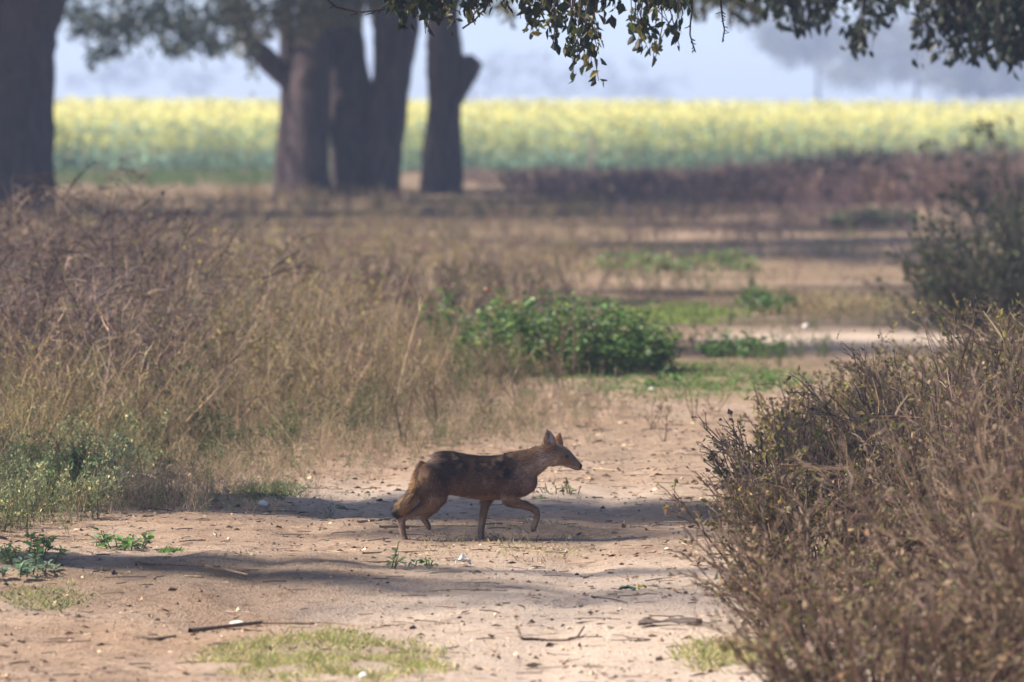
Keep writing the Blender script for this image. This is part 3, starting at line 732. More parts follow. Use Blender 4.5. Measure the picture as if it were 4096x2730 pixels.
# overhanging trees on the far side of the track: their drooping ends hang into view
def hang_tree(name, label, base, h, r, clusters, dist, L0, seed, twigs=(), pal=None, extra_lobes=(), spread=1.2):
    rng = np.random.default_rng(seed); base = np.array(base, float)
    root = empty(name, base, label, 'tree')
    g = G(); topp = base + np.array([-.5, 0, h])
    trunk_tube(g, [base - (0, 0, .1), base + (0, 0, h * .5), topp], [r * 1.35, r, r * .8], rng)
    gl = G()
    cl = []
    for (u, v, ru, rv, n) in clusters:
        dd = dist + rng.uniform(-spread, spread)
        cl.append((np.array(px(u, v, d=dd)), ru * dd / FPX, rv * dd / FPX, n))
    # limbs run over the clusters, hidden above the picture, then twigs droop into them
    cs = sorted(cl, key=lambda c: -c[0][0])
    limb = [topp] + [np.array([c[0][0], c[0][1] * .5 + dist * .5, max(c[0][2] + .45, CAM_H + 430 * dist / FPX)]) for c in cs[::max(1, len(cs) // 7)]]
    trunk_tube(g, limb, list(np.linspace(r * .5, .018, len(limb))), rng, 8)
    limb = np.array(limb)
    for (c, rx, rz, n) in cl:
        k = np.argmin(np.linalg.norm(limb[:, :1] - c[:1], axis=1)); st = limb[k] if np.linalg.norm(limb[k] - c) < 2 else c + np.array([.3, 0, .8])
        ntw = max(3, n // 9)
        e = c + rng.normal(size=(ntw, 3)) * np.array([rx, .16, rz]) * .62
        s = np.tile(st, (ntw, 1)) + rng.normal(size=(ntw, 3)) * .03
        m = s * .5 + e * .5 + rng.normal(size=(ntw, 3)) * .05 + np.array([0, 0, .10])
        m2 = s * .2 + e * .8 + rng.normal(size=(ntw, 3)) * .03 + np.array([0, 0, .05])
        P = np.stack([s, m, m2, e], 1)
        tubes(g, P, np.tile([.006, .004, .0028, .0018], (ntw, 1)), (0, 0, 0), 4)
        i = rng.integers(0, ntw, n); t = rng.uniform(.62, 1, n)
        p, tan = at(P, i, t)
        p = p + rng.normal(size=(n, 3)) * np.array([rx, .12, rz]) * .30
        Ln = L0 * rng.uniform(.6, 1.35, n)
        bigleaves(gl, p, tan * .4 + np.array([0, 0, -.65]) + rng.normal(size=(n, 3)) * .55, Ln, Ln * rng.uniform(.22, .34, n), pick(rng, pal or LEAFPAL, n, .25), rng)
    for tw in twigs:
        P = np.array([px(u, v, d=dist) for u, v in tw])[None]
        tubes(g, P, np.linspace(.005, .0035, P.shape[1])[None], (0, 0, 0), 5)
        for _ in range(7):
            p, tan = at(P, np.array([0]), rng.uniform(.1, .95, 1))
            tubes(g, np.stack([p, p + np.array([[rng.normal() * .012, 0, -.012]]), p + np.array([[rng.normal() * .02, 0, -.02]])], 1), np.array([[.003, .003, .002]]), (0, 0, 0), 4)
    if extra_lobes:
        for lb in extra_lobes: trunk_tube(g, [topp - (0, 0, .2), (topp + np.array(lb[:3])) / 2 + (0, 0, .3), np.array(lb[:3])], [r * .5, r * .3, .03], rng, 7)
        foliage(gl, rng, extra_lobes, 260, 16, L0 * 1.5, GREEN, clump_r=.3, shell=.2)
    obj('trunk', g.mesh('trunk', True, base), M_BARK, root)
    obj('crown', gl.mesh('crown', False, base), M_LEAF, root)
LEAFPAL = [(.016, .028, .014), (.022, .036, .014), (.02, .03, .018), (.08, .10, .02), (.015, .024, .016), (.03, .04, .014), (.16, .14, .03)]
hang_tree('overhanging_tree', 'leafy branch with bare twigs hanging from an overhanging tree above the track', (5.2, 29.5, 0), 4.2, .2,
          [(1600, 20, 60, 30, 30), (1680, 30, 90, 40, 60), (1640, 95, 60, 30, 24), (1760, 40, 80, 60, 70), (1720, 130, 30, 40, 12), (1790, 110, 40, 40, 22), (1860, 20, 60, 40, 40), (1890, 50, 50, 40, 24), (1960, 10, 60, 20, 24),
           (2080, 30, 60, 50, 45), (2110, 90, 50, 40, 34), (2180, 40, 80, 50, 60), (2220, 110, 60, 50, 48), (2290, 60, 80, 60, 60), (2260, 190, 45, 40, 30), (2320, 190, 50, 50, 34), (2350, 250, 45, 50, 34), (2340, 310, 35, 30, 22), (2400, 30, 70, 40, 50), (2380, 130, 50, 50, 26),
           (2480, 50, 60, 40, 36), (2540, 110, 50, 40, 26), (2570, 190, 60, 40, 36), (2620, 220, 40, 30, 24), (2640, 90, 50, 50, 20), (2700, 150, 30, 40, 14), (2600, 15, 90, 25, 36), (2750, 10, 70, 20, 20),
           (1700, -90, 160, 70, 90), (2100, -90, 200, 70, 110), (2500, -90, 200, 70, 110), (2900, -110, 200, 70, 90), (3300, -150, 250, 90, 110), (3800, -200, 300, 120, 120)],
          28.0, .056, 31, twigs=[[(2770, -60), (2768, 40), (2762, 90), (2760, 140), (2772, 180), (2782, 210)], [(2880, -60), (2885, 30), (2892, 90), (2898, 120), (2890, 168)], [(1310, 0), (1345, 30), (1400, 42), (1450, 50), (1520, 40), (1560, 10), (1640, -60)], [(1850, 115), (1900, 80), (1945, 30), (1960, -50)]],
          extra_lobes=[(4.2, 29, 4.8, 1.4, 1.4, .8), (5.8, 30, 5.2, 1.5, 1.5, 1.), (2.6, 28.6, 4.2, 1.1, 1., .5)])
hang_tree('dense_overhanging_tree', 'dense dark foliage drooping from a tree beside the far end of the shrub thicket', (8.2, 43., 0), 4.4, .3,
          [(3110, 30, 60, 50, 60), (3180, 60, 80, 60, 80), (3200, 120, 60, 40, 40), (3280, 30, 80, 50, 70), (3350, 50, 60, 50, 50), (3400, 110, 50, 50, 30), (3450, 160, 50, 40, 34), (3470, 195, 30, 25, 14), (3520, 60, 40, 40, 24), (3440, 20, 80, 40, 50),
           (3600, 20, 70, 40, 50), (3660, 100, 60, 60, 50), (3680, 180, 50, 50, 36), (3740, 60, 80, 60, 80), (3720, 215, 60, 30, 24), (3780, 150, 60, 50, 50), (3860, 60, 100, 70, 220), (3900, 170, 80, 60, 130), (3960, 80, 110, 80, 300), (4030, 170, 100, 60, 240), (4080, 230, 60, 50, 110), (3970, 240, 60, 35, 40), (4080, 60, 110, 90, 320), (4180, 130, 120, 110, 300), (3880, 225, 40, 30, 20),
           (3200, -80, 200, 70, 160), (3600, -80, 220, 70, 200), (4050, -100, 250, 110, 400), (4400, 0, 250, 160, 400)],
          42.0, .085, 32, pal=[(.012, .022, .014), (.016, .028, .016), (.014, .024, .018), (.03, .04, .018)], extra_lobes=[(6., 42.5, 4.6, 1.6, 1.6, .9), (7.6, 43, 5.2, 1.8, 1.8, 1.), (9.4, 43.5, 4.8, 1.6, 1.6, 1.)])
# soft sprays at the top, between the two
hang_tree('olive_tree', 'pale olive foliage hanging beyond the bare hanging twigs', (9.5, 72., 0), 5.2, .3,
          [(2650, 10, 60, 30, 30), (2760, 20, 70, 40, 50), (2850, 25, 80, 40, 70), (2930, 10, 70, 35, 50), (2970, 70, 40, 40, 18), (2940, 130, 30, 60, 12), (3020, 30, 60, 40, 30), (1960, 20, 40, 40, 26), (2060, 90, 60, 50, 20), (2900, -90, 300, 60, 160)],
          70.0, .13, 33, pal=OLIVE, spread=2.)

# ------------------------------------------------------------------ far trees in the haze
rng = np.random.default_rng(77)
def far_tree(name, label, u, d, h, wid, nl, seed, group, n=700, L=.5, lo=.25):
    r = np.random.default_rng(seed); x = (u - W / 2) * d / FPX
    lobes = [(x + r.uniform(-.5, .5) * wid, d + r.uniform(-.4, .4) * wid, h * r.uniform(lo + .12, .85), wid * r.uniform(.16, .3), wid * .25, h * r.uniform(.1, .2)) for _ in range(nl)]
    tree(name, label, (x, d, 0), [([(x, d, -.1), (x + .1, d, h * .2), (x - .1, d, h * .42)], [.4, .3, .25])], lobes, n, 12, L, [(.16, .18, .14), (.18, .19, .15), (.2, .2, .16)], seed, group, clump_r=.5, shell=.2)  # pale leaf colours paint in part of the haze fade
far_tree('hazy_tree', 'hazy spreading tree with visible trunk behind the mustard field', 3665, 840, 19, 20, 22, 51, None, 620, .8, .14)
far_tree('hazy_tree', 'rounded hazy tree with a bare lower edge beside the spreading hazy one', 3270, 880, 19, 16, 16, 52, None, 480, .8, .22)
far_tree('hazy_tree', 'low hazy bushy tree with foliage down to the mustard', 3930, 800, 15, 13, 16, 54, None, 420, .8, .08)
far_tree('hazy_tree', 'tall hazy tree behind the straggly dark shrub', 4180, 860, 19, 16, 18, 53, None, 560, .8, .1)
for k, (u, d, h, wd) in enumerate([(1950, 1400, 14, 24), (2230, 1440, 13, 26), (420, 1400, 14, 20), (820, 1460, 15, 26), (1400, 1420, 14, 24), (2600, 1450, 12, 20)]):
    far_tree('faint_tree', 'faint pale tree almost lost in the haze beyond the mustard field', u, d, h, wd, 12, 60 + k, 'faint trees on the horizon', 60, 1.0, .1)

# ------------------------------------------------------------------ mustard field
def build_mustard():
    rng = np.random.default_rng(8)
    GRN = [(.25, .37, .29), (.28, .41, .31), (.23, .35, .29), (.31, .41, .28)]; YEL = [(.80, .73, .24), (.86, .80, .32), (.82, .77, .36)]  # crop colours paled and blued, painting in extra haze over the field
    def plant(nl, nf, big=1.):
        g = G(); H = 1.5
        S = grow(rng, np.zeros((2, 3)), np.array([[.05, 0, 1], [-.05, .03, 1.]]), np.full(2, H * .95), 4, .08)
        spikes(g, S, .02, pick(rng, GRN, 2), rng)
        z = rng.uniform(.05, .85, nl) * H; a = rng.uniform(0, 6.28, nl); rr = rng.uniform(0, .18, nl)
        p = np.stack([np.cos(a) * rr, np.sin(a) * rr, z], 1)
        L = rng.uniform(.14, .30, nl) * (1.2 - .55 * z / H) * big
        leaves(g, p, np.stack([np.cos(a), np.sin(a), rng.uniform(-.3, 1., nl)], 1), L, L * .26, pick(rng, GRN, nl), rng)
        z = H * (1.04 - .85 * rng.beta(1.0, 1.7, nf)); a = rng.uniform(0, 6.28, nf); rr = rng.uniform(0, .26, nf)
        p = np.stack([np.cos(a) * rr, np.sin(a) * rr, z], 1); L = rng.uniform(.05, .10, nf) * big
        leaves(g, p, rng.normal(size=(nf, 3)), L, L * .5, pick(rng, YEL, nf, .12), rng)
        return g.get()
    near = [plant(13, 30) for _ in range(6)]; far = [plant(4, 12, 2.3) for _ in range(4)]
    g = G()
    n = 4000; y = 149 + 26 * rng.uniform(0, 1, n) ** 1.3; x = rng.uniform(-19, 20, n)
    sc = rng.uniform(.8, 1.12, n) * (1.08 - .0035 * (x + 18)) * (1 + .07 * vnoise(x, y, 3., 3))
    scatter(g, near, ground_pts(x, y), rng, sc, 1 + .12 * rng.normal(size=(n, 1)) * np.ones((1, 3)))
    n = 6300; y = 175 + 245 * rng.uniform(0, 1, n) ** .8; x = rng.uniform(-1, 1, n) * (y * .0895 + 4)
    scatter(g, far, ground_pts(x, y), rng, rng.uniform(.78, 1.14, n) * (1.07 - .0018 * (x + 18)) * (1 + .05 * vnoise(x, y, 9., 5)))
    o = obj('mustard_crop', g.mesh('mustard_crop'), M_CROP)
    tag(o, 'wide field of tall yellow flowering mustard in the haze', 'crop', kind='stuff')
build_mustard()

# ------------------------------------------------------------------ weeds on the left bank
BROWN = [(.26, .19, .135), (.36, .265, .17), (.16, .11, .085), (.50, .39, .26), (.28, .20, .165), (.42, .30, .20)]
PURPLE = [(.11, .075, .085), (.17, .115, .115), (.25, .175, .16), (.08, .055, .065)]
OLIVEL = [(.30, .25, .07), (.36, .29, .09), (.20, .20, .06), (.25, .17, .08), (.42, .33, .12)]
REDDISH = [(.20, .12, .10), (.24, .15, .11), (.17, .10, .09)]
GRNL = [(.08, .13, .05), (.12, .17, .06), (.10, .14, .07), (.16, .20, .08)]

def view_pts(rng, n, y0, y1, pw=1., margin=1.2, xf=None):
    y = y0 + (y1 - y0) * rng.uniform(0, 1, n) ** pw
    hw = y * W / 2 / FPX + margin
    x = rng.uniform(-1, 1, n) * hw
    return x, y

def build_weeds():
    rng = np.random.default_rng(3)
    fine = [weed(rng, rng.uniform(.55, .8), 4, 7, 2, 84, .018, BROWN, OLIVEL + [(.16, .19, .06)], r0=.0032) for _ in range(8)]
    bare = [weed(rng, rng.uniform(.6, .9), 3, 8, 3, 30, .014, BROWN, OLIVEL, spread=.6, r0=.0032) for _ in range(4)]
    purp = [weed(rng, rng.uniform(.75, .95), 5, 8, 2, 70, .02, PURPLE + [(.30, .21, .17)], PURPLE + [(.24, .16, .13), (.22, .18, .07)], lean=.3, r0=.0042, curl=.08, sag=.30) for _ in range(5)]
    green = [weed(rng, rng.uniform(.35, .5), 5, 6, 2, 130, .024, [(.14, .15, .08), (.18, .14, .09)], GRNL, r0=.003) for _ in range(5)]
    coarse = [weed(rng, rng.uniform(.55, .8), 3, 5, 1, 28, .055, BROWN, OLIVEL, r0=.007) for _ in range(6)]
    red = [weed(rng, rng.uniform(.55, .8), 3, 5, 1, 26, .055, REDDISH, REDDISH + BROWN, r0=.007) for _ in range(4)]
    # near bank
    g = G()
    x, y = view_pts(rng, 3900, 25, 46, .9, .5)
    m = (x < edge_x(y) + .12 * rng.normal(size=len(x))) ; x, y = x[m], y[m]
    dist = edge_x(y) - x
    sc = (.35 + .55 * sstep(0, 2.2, dist)) * rng.uniform(.65, 1.3, len(x)) * (1 + .32 * vnoise(x, y, 1.1, 9)) * (1 + .28 * sstep(-2., -3.2, x) * sstep(36, 41, y))
    k = rng.uniform(0, 1, len(x)); nz = vnoise(x, y, 1.6, 12)
    isg = (k < .45 * sstep(1.2, .1, dist) + .05) | ((y < 29) & (k < .75))
    isp = ~isg & (x < -2.1 + .5 * nz) & (y > 33) & (k > .42)
    isb = ~isg & ~isp & (k > .82)
    isf = ~isg & ~isp & ~isb
    tint = np.clip(.97 + .3 * rng.normal(size=(len(x), 1)), .45, 1.8) * (1 + .15 * nz[:, None] * np.array([1, .8, .3])) * np.array([[.82, .84, .74]])
    P = ground_pts(x, y)
    nf = 900; yf = rng.uniform(27, 37, nf); xf = edge_x(yf) + np.abs(rng.normal(size=nf)) * .5 + .02
    scatter(g, green + fine + bare, ground_pts(xf, yf), rng, rng.uniform(.12, .42, nf) * np.exp(-.8 * (xf - edge_x(yf))), np.clip(1.1 + .2 * rng.normal(size=(nf, 1)), .6, 1.6) * np.ones((1, 3)))
    for mk, var, s in ((isg, green, 1.1), (isp, purp, 1.05), (isb, bare, 1.1), (isf, fine, 1.)):
        scatter(g, var, P[mk], rng, sc[mk] * s, tint[mk])
    ne = 110; ye = rng.uniform(31, 46, ne); xe = edge_x(ye) - rng.uniform(.7, 4.5, ne)
    scatter(g, bare, ground_pts(xe, ye), rng, rng.uniform(.8, 1.35, ne), np.tile([1.1, 1.05, 1.], (ne, 1)), .16)
    o = obj('dry_weeds', g.mesh('dry_weeds'), M_WEED)
    tag(o, 'bank of tangled dry brown weeds along the left of the track', 'weeds', kind='stuff')
    # beyond
    g = G()
    x, y = view_pts(rng, 4300, 46, 112, .85, .6)
    m = x < edge_x(y) + .25 * rng.normal(size=len(x)); x, y = x[m], y[m]
    dist = edge_x(y) - x
    sc = (.55 + .35 * sstep(0, 3, dist)) * rng.uniform(.75, 1.25, len(x)) * (1 - .55 * sstep(50, 78, y)) * (1 + .35 * vnoise(x, y, 2.5, 10))
    nz = vnoise(x, y, 3., 13); k = rng.uniform(0, 1, len(x))
    isr = (k < .3 + .2 * nz) 
    tint = np.clip(1 + .2 * rng.normal(size=(len(x), 1)), .5, 1.6) * (1.05 + .2 * nz[:, None] * np.array([1, .85, .3])) * np.array([[.80, .81, .78]])  # last factor darkens the tint for shade under the trees
    P = ground_pts(x, y)
    scatter(g, coarse, P[~isr], rng, sc[~isr], tint[~isr]); scatter(g, red, P[isr], rng, sc[isr], tint[isr])
    o = obj('olive_weeds', g.mesh('olive_weeds'), M_WEED)
    tag(o, 'far stretch of olive brown weeds running up to the tree trunks', 'weeds', kind='stuff')
    # dark brush in front of the field
    g = G()
    n = 2000; y = rng.uniform(97, 134, n); x = rng.uniform(-1.5, 13.5, n)
    keep = (x > np.interp(y, [97, 104, 134], [5.0, 1.0, -1.6])); x, y = x[keep], y[keep]
    sc = rng.uniform(.7, 1.15, len(x)) * (.72 + .5 * sstep(3, 8, x)) * (1 + .3 * vnoise(x, y, 2, 15)) * (1 - .25 * sstep(110, 130, y))
    isr = (x > 4.5 + 1.5 * rng.normal(size=len(x)))
    P = ground_pts(x, y); t = np.clip(.85 + .2 * rng.normal(size=(len(x), 1)), .4, 1.4) * np.ones((1, 3))
    dk = [weed(rng, .75, 3, 5, 1, 28, .065, PURPLE, PURPLE + [(.10, .09, .07)], r0=.008) for _ in range(4)]
    scatter(g, dk, P[~isr], rng, sc[~isr], t[~isr]); scatter(g, red, P[isr], rng, sc[isr] * 1.1, t[isr])
    n2 = 600; y2 = rng.uniform(78, 98, n2); x2 = rng.uniform(1.5, 8.5, n2); k2 = vnoise(x2, y2, 1.6, 19) + .25 * (y2 - 88) / 10 > -.05; x2, y2 = x2[k2], y2[k2]
    scatter(g, dk, ground_pts(x2, y2), rng, rng.uniform(.25, .55, len(x2)))
    o = obj('dark_brush', g.mesh('dark_brush'), M_WEED)
    tag(o, 'dark purplish brush strip along the near edge of the mustard field', 'brush', kind='stuff')
    # low growth on the little-used far track
    g = G()
    n = 1500; y = rng.uniform(41, 96, n); x = edge_x(y) + (redge_x(y) - edge_x(y) + .8) * rng.uniform(0, 1, n)
    kk = (vnoise(x, y, 1.5, 71) + .3 * vnoise(x, y, 6, 72) > .02) & (np.abs(y - 47) > 1.6); x, y = x[kk], y[kk]; n = len(x)
    gr = vnoise(x, y, 2.2, 73) > .05; P = ground_pts(x, y); sc = rng.uniform(.16, .42, n)
    scatter(g, [weed(rng, .45, 4, 5, 1, 60, .035, [(.14, .15, .08)], GRNL, r0=.004) for _ in range(3)], P[gr], rng, sc[gr] * 1.1, np.tile([1.0, 1.05, .8], (gr.sum(), 1))); scatter(g, coarse + red, P[~gr], rng, sc[~gr])
    o = obj('track_weeds', g.mesh('track_weeds'), M_WEED)
    tag(o, 'patchy low green and brown weeds on the far part of the track', 'weeds', kind='stuff')
    # low green strip and grasses before the field on the left
    g = G()
    green2 = [weed(rng, .45, 4, 4, 0, 36, .05, [(.14, .15, .08)], GRNL, r0=.006) for _ in range(3)]
    n = 500; x = rng.uniform(-11, -3.5, n); y = rng.uniform(122, 140, n)
    scatter(g, green2, ground_pts(x, y), rng, rng.uniform(.4, .75, n), np.tile([.8, 1.15, .8], (n, 1)))
    o = obj('green_verge', g.mesh('green_verge'), M_WEED)
    tag(o, 'low green verge between the trunks and the mustard field', 'verge', kind='stuff')
    return fine, bare, green, coarse, red, dk
FINE, BARE, GREENW, COARSE, RED, DARK = build_weeds()

# ------------------------------------------------------------------ shrubs on the right of the track
def shrub(name, label, x, y, r, h, seed, stem_pal, leaf_pal, stems=130, nb=8, ntw=2, nleaf=6800, ls=.020, r0=.0048, group=None, cat='shrub', lean=(.1, 1.0)):
    rng = np.random.default_rng(seed); g = G()
    a = rng.uniform(0, 6.283, stems); rr = np.sqrt(rng.uniform(0, 1, stems)) * r * .55; a = a + .35 * np.sin(3 * a + seed) 
    st = np.stack([np.cos(a) * rr, np.sin(a) * rr, np.full(stems, -.02)], 1)
    ln = rng.uniform(lean[0], lean[1], stems) * (rr / (r * .55))
    d = np.stack([np.cos(a) * ln, np.sin(a) * ln, np.ones(stems)], 1)
    S = grow(rng, st, d, h * rng.uniform(.45, 1.2, stems) * np.sqrt(1 + ln * ln) * (1 - .35 * (rr / (r * .55)) ** 2), 5, .16, .0)
    tubes(g, S, np.linspace(r0, r0 * .4, 5)[None] * rng.uniform(.7, 1.4, (stems, 1)), pick(rng, stem_pal, stems))
    gs = G(); gs.V, gs.F, gs.C, gs.n = g.V, g.F, g.C, g.n
    nB = stems * nb; i = np.repeat(np.arange(stems), nb); t = rng.uniform(.12, .97, nB); p, tan = at(S, i, t)
    B = grow(rng, p, tan + rng.normal(size=(nB, 3)) * .5 + np.stack([np.cos(a[i]), np.sin(a[i]), np.zeros(nB)], 1) * .25, h * rng.uniform(.14, .36, nB) * (1.1 - .5 * t), 4, .22)
    ribbons(gs, B, np.linspace(r0 * .7, r0 * .35, 4)[None] * np.ones((nB, 1)), pick(rng, stem_pal, nB), rng)
    nT = nB * ntw; i = np.repeat(np.arange(nB), ntw); p, tan = at(B, i, rng.uniform(.15, .98, nT))
    Tt = grow(rng, p, tan + rng.normal(size=(nT, 3)) * .5, h * rng.uniform(.05, .13, nT), 3, .25)
    spikes(gs, Tt, r0 * .42, pick(rng, stem_pal, nT), rng)
    gl = G(); i = rng.integers(0, nT, nleaf); p, tan = at(Tt, i, rng.uniform(.05, 1, nleaf))
    L = ls * np.minimum(rng.lognormal(0, .42, nleaf), 2.1)
    leaves(gl, p, tan + rng.normal(size=(nleaf, 3)) * .7, L, L * rng.uniform(.2, .38, nleaf), pick(rng, leaf_pal, nleaf, .25), rng)
    z = float(gz(x, y)); root = empty(name, (x, y, z), label, cat, group)
    tag(obj('stems', gs.mesh('stems'), M_WEED, root), kind='stuff'); tag(obj('leaves', gl.mesh('leaves'), M_WEED, root), kind='stuff')
    return root
S_BR = [(.22, .145, .095), (.34, .235, .155), (.46, .33, .23), (.14, .09, .065), (.30, .20, .155), (.40, .28, .20)]
L_OL = [(.20, .185, .055), (.28, .25, .06), (.13, .135, .05), (.44, .38, .09), (.18, .125, .07), (.26, .17, .10)]
L_BR = [(.25, .18, .11), (.36, .26, .155), (.19, .165, .07), (.46, .34, .21), (.29, .20, .16), (.20, .19, .06)]
S_BR = [tuple(.72 * v for v in c) for c in S_BR]; L_OL = [tuple(.74 * v for v in c) for c in L_OL]; L_BR = [tuple(.74 * v for v in c) for c in L_BR]
GRP = 'dry shrubs lining the track'
ROWS = [(18.3, 'beside the thin foreground grass', 'dry brown', L_BR), (21.2, 'beside the dark bark flake', 'dry brown', L_BR), (24.2, 'beside the fallen blue green leaf', 'warm brown', L_BR + L_OL),
        (27.3, 'straight ahead of the jackal', 'olive brown', L_OL + L_BR), (30.4, 'opposite the dead straw weeds on the track', 'olive', L_OL), (33.4, 'next to the green grass strip', 'yellowish olive', L_OL)]
SIZES = [((1.24, .58, .52, 130), (2.0, .75, 1.0, 150)), ((1.24, .60, .48, 150), (1.98, .75, .92, 160)), ((1.28, .64, .50, 160), (2.05, .75, .86, 160)),
         ((1.48, .68, .50, 160), (2.25, .78, .84, 160)), ((1.85, .74, .52, 160), (2.65, .8, .80, 160)), ((2.25, .8, .54, 150), (3.15, .9, .86, 160))]
for k, ((y, place, tone, lp), pair) in enumerate(zip(ROWS, SIZES)):
    for q2, (x, r, h, nst) in enumerate(pair):
        lab = f'low {tone} twiggy shrub at the track edge {place}' if q2 == 0 else f'tall {tone} twiggy shrub behind the low one {place}'
        shrub('dry_shrub', lab, x, y + .2 * q2, r, h, 100 + 2 * k + q2, S_BR, lp, nst, nleaf=3600 if y < 22 else (4600 if y < 29 else 6500), group=GRP)
shrub('dry_shrub', 'tallest olive twiggy shrub deep in the thicket beyond the fallen leaf', 2.75, 23.2, .7, 1.2, 140, S_BR, L_OL, 110, nleaf=4600, group=GRP)
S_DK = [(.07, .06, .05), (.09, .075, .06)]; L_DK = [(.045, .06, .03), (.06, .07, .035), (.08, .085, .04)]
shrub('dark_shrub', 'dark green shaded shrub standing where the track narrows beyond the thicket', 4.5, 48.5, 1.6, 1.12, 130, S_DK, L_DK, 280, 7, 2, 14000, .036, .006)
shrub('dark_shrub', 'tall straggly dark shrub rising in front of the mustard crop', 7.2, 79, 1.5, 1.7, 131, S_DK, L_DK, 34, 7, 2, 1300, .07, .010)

# ------------------------------------------------------------------ green plants
def leafy(name, label, u, v, wid, h, n, ls, pal, seed, depth=None, group=None, cat='plant', stems=14, d=None):
    """a leafy herb; wid and h in metres"""
    rng = np.random.default_rng(seed); b = px(u, v); g = G(); gl = G()
    a = rng.uniform(0, 6.28, stems); r = np.sqrt(rng.uniform(0, 1, stems))
    st = np.stack([np.cos(a) * r * wid * .4, np.sin(a) * r * (depth or wid) * .4, np.full(stems, -.01)], 1)
    dr = np.stack([np.cos(a) * r * .45, np.sin(a) * r * .45, np.ones(stems)], 1)
    S = grow(rng, st, dr, h * rng.uniform(.5, 1.15, stems) * (1.02 - .5 * r ** 2), 5, .15)
    tubes(g, S, np.linspace(.004, .002, 5)[None] * np.ones((stems, 1)) * max(1, ls / .05), pick(rng, [(.12, .16, .06), (.16, .17, .08)], stems))
    i = rng.integers(0, stems, n); t = rng.uniform(.12, 1, n) ** .8; p, tan = at(S, i, t)
    aa = rng.uniform(0, 6.28, n); L = ls * rng.uniform(.6, 1.35, n)
    D = np.stack([np.cos(aa), np.sin(aa), rng.uniform(-.25, .8, n)], 1)
    bigleaves(gl, p + D * L[:, None] * .2, D, L, L * rng.uniform(.16, .36, n), pick(rng, pal, n, .3), rng, up=np.tile([0, 0, 1.], (n, 1)))
    root = empty(name, b, label, cat, group)
    tag(obj('stems', g.mesh('stems'), M_LEAF, root), kind='stuff'); tag(obj('leaves', gl.mesh('leaves'), M_LEAF, root), kind='stuff')
G_BR = [(.09, .21, .035), (.12, .26, .05), (.07, .16, .03)]
G_MD = [(.06, .14, .035), (.09, .18, .04), (.045, .10, .03), (.13, .22, .055)]
G_GY = [(.14, .21, .11), (.18, .25, .13), (.11, .17, .09), (.22, .26, .15)]
leafy('green_hummock', 'big rounded dark green leafy hummock on the bend of the track', 2270, 1480, 1.8, .54, 9500, .05, G_MD + [(.20, .22, .06), (.10, .20, .04)], 201, depth=2.2, stems=420, cat='bush')
leafy('green_bush', 'green leafy bush half hidden behind the dry stems left of the hummock', 1900, 1440, .9, .55, 1500, .06, G_MD, 202, depth=1., stems=50, cat='bush')
leafy('green_bush', 'small bright green bush at the edge of the sunlit grass beyond the hummock', 3060, 1245, .55, .26, 500, .06, G_MD, 203, depth=1.2, stems=40, cat='bush')
leafy('low_green_plant', 'flat dim green plant growing on the shaded track beside the hummock', 2980, 1430, .75, .22, 700, .05, G_MD, 204, depth=1.3, stems=60)
leafy('green_weed_patch', 'pale green weed patch on the far shaded bend of the track', 2560, 1085, 1.5, .27, 650, .08, [(.11, .18, .06), (.15, .22, .08), (.2, .2, .08)], 205, depth=5., stems=70, cat='weeds')
leafy('green_weed_patch', 'second pale green weed clump touching the far weed patch', 2880, 1075, 1.2, .25, 450, .08, [(.11, .18, .06), (.15, .22, .08), (.2, .2, .08)], 206, depth=5., stems=50, cat='weeds')
leafy('green_weed_patch', 'dark green weed strip in the shade before the reddish brush', 3500, 905, 1.8, .25, 700, .12, [(.06, .11, .05), (.08, .13, .05)], 207, depth=3., stems=60, cat='weeds')
leafy('sapling', 'bright green sprout with round leaves beside the shaded hummock', 2690, 1545, .10, .21, 26, .052, G_BR, 208, stems=4)
leafy('sapling', 'bright green sprout standing alone in front of the flat dim plant', 3062, 1560, .10, .18, 24, .05, G_BR, 209, stems=4)
leafy('sapling', 'short bright green sprout leaning beside the pale stone', 2620, 1560, .07, .12, 14, .05, G_BR, 210, stems=3)
leafy('bright_weed', 'bright green broad leaved weed among the grey green weeds at the bank foot', 290, 1985, .36, .27, 170, .05, G_BR, 211, depth=.4, stems=16)
leafy('bright_weed', 'bright green weed at the foot of the bank near the worn hollow', 130, 2250, .26, .19, 190, .032, [(.17, .29, .08), (.23, .34, .12), (.14, .22, .08)], 212, stems=9)
leafy('low_weed', 'low broad leaved weed creeping onto the bare earth from the bank', 470, 2195, .30, .10, 130, .036, G_BR + G_GY, 213, stems=12)
leafy('low_weed', 'blue green creeping weed near the bright weed by the hollow', 60, 2290, .42, .08, 260, .03, [(.17, .25, .16), (.21, .29, .18)], 214, stems=14)
leafy('seedling', 'pale green seedling growing by the jackal, tallest of the three', 1560, 2275, .06, .115, 16, .034, [(.16, .26, .10), (.20, .30, .13)], 215, stems=3)
leafy('seedling', 'bluish seedling between the other seedlings and the white scrap', 1640, 2265, .07, .06, 14, .03, [(.17, .25, .15), (.2, .28, .17)], 216, stems=3)
leafy('seedling', 'bright green seedling closest to the white paper scrap', 1712, 2262, .05, .06, 12, .036, G_BR, 217, stems=3)
leafy('track_weed', 'sparse weed on the pale track just ahead of the jackal', 2260, 1975, .26, .09, 60, .02, G_GY + OLIVEL, 218, stems=12)
leafy('track_weed', 'tiny green weed on the shaded band before the jackal', 2162, 1995, .05, .045, 10, .026, G_BR, 219, stems=3)
leafy('stem_weed', 'yellow green weed stalk poking up through the dry bank', 1362, 1420, .10, .24, 22, .05, [(.22, .30, .05), (.25, .32, .08)], 220, stems=3)

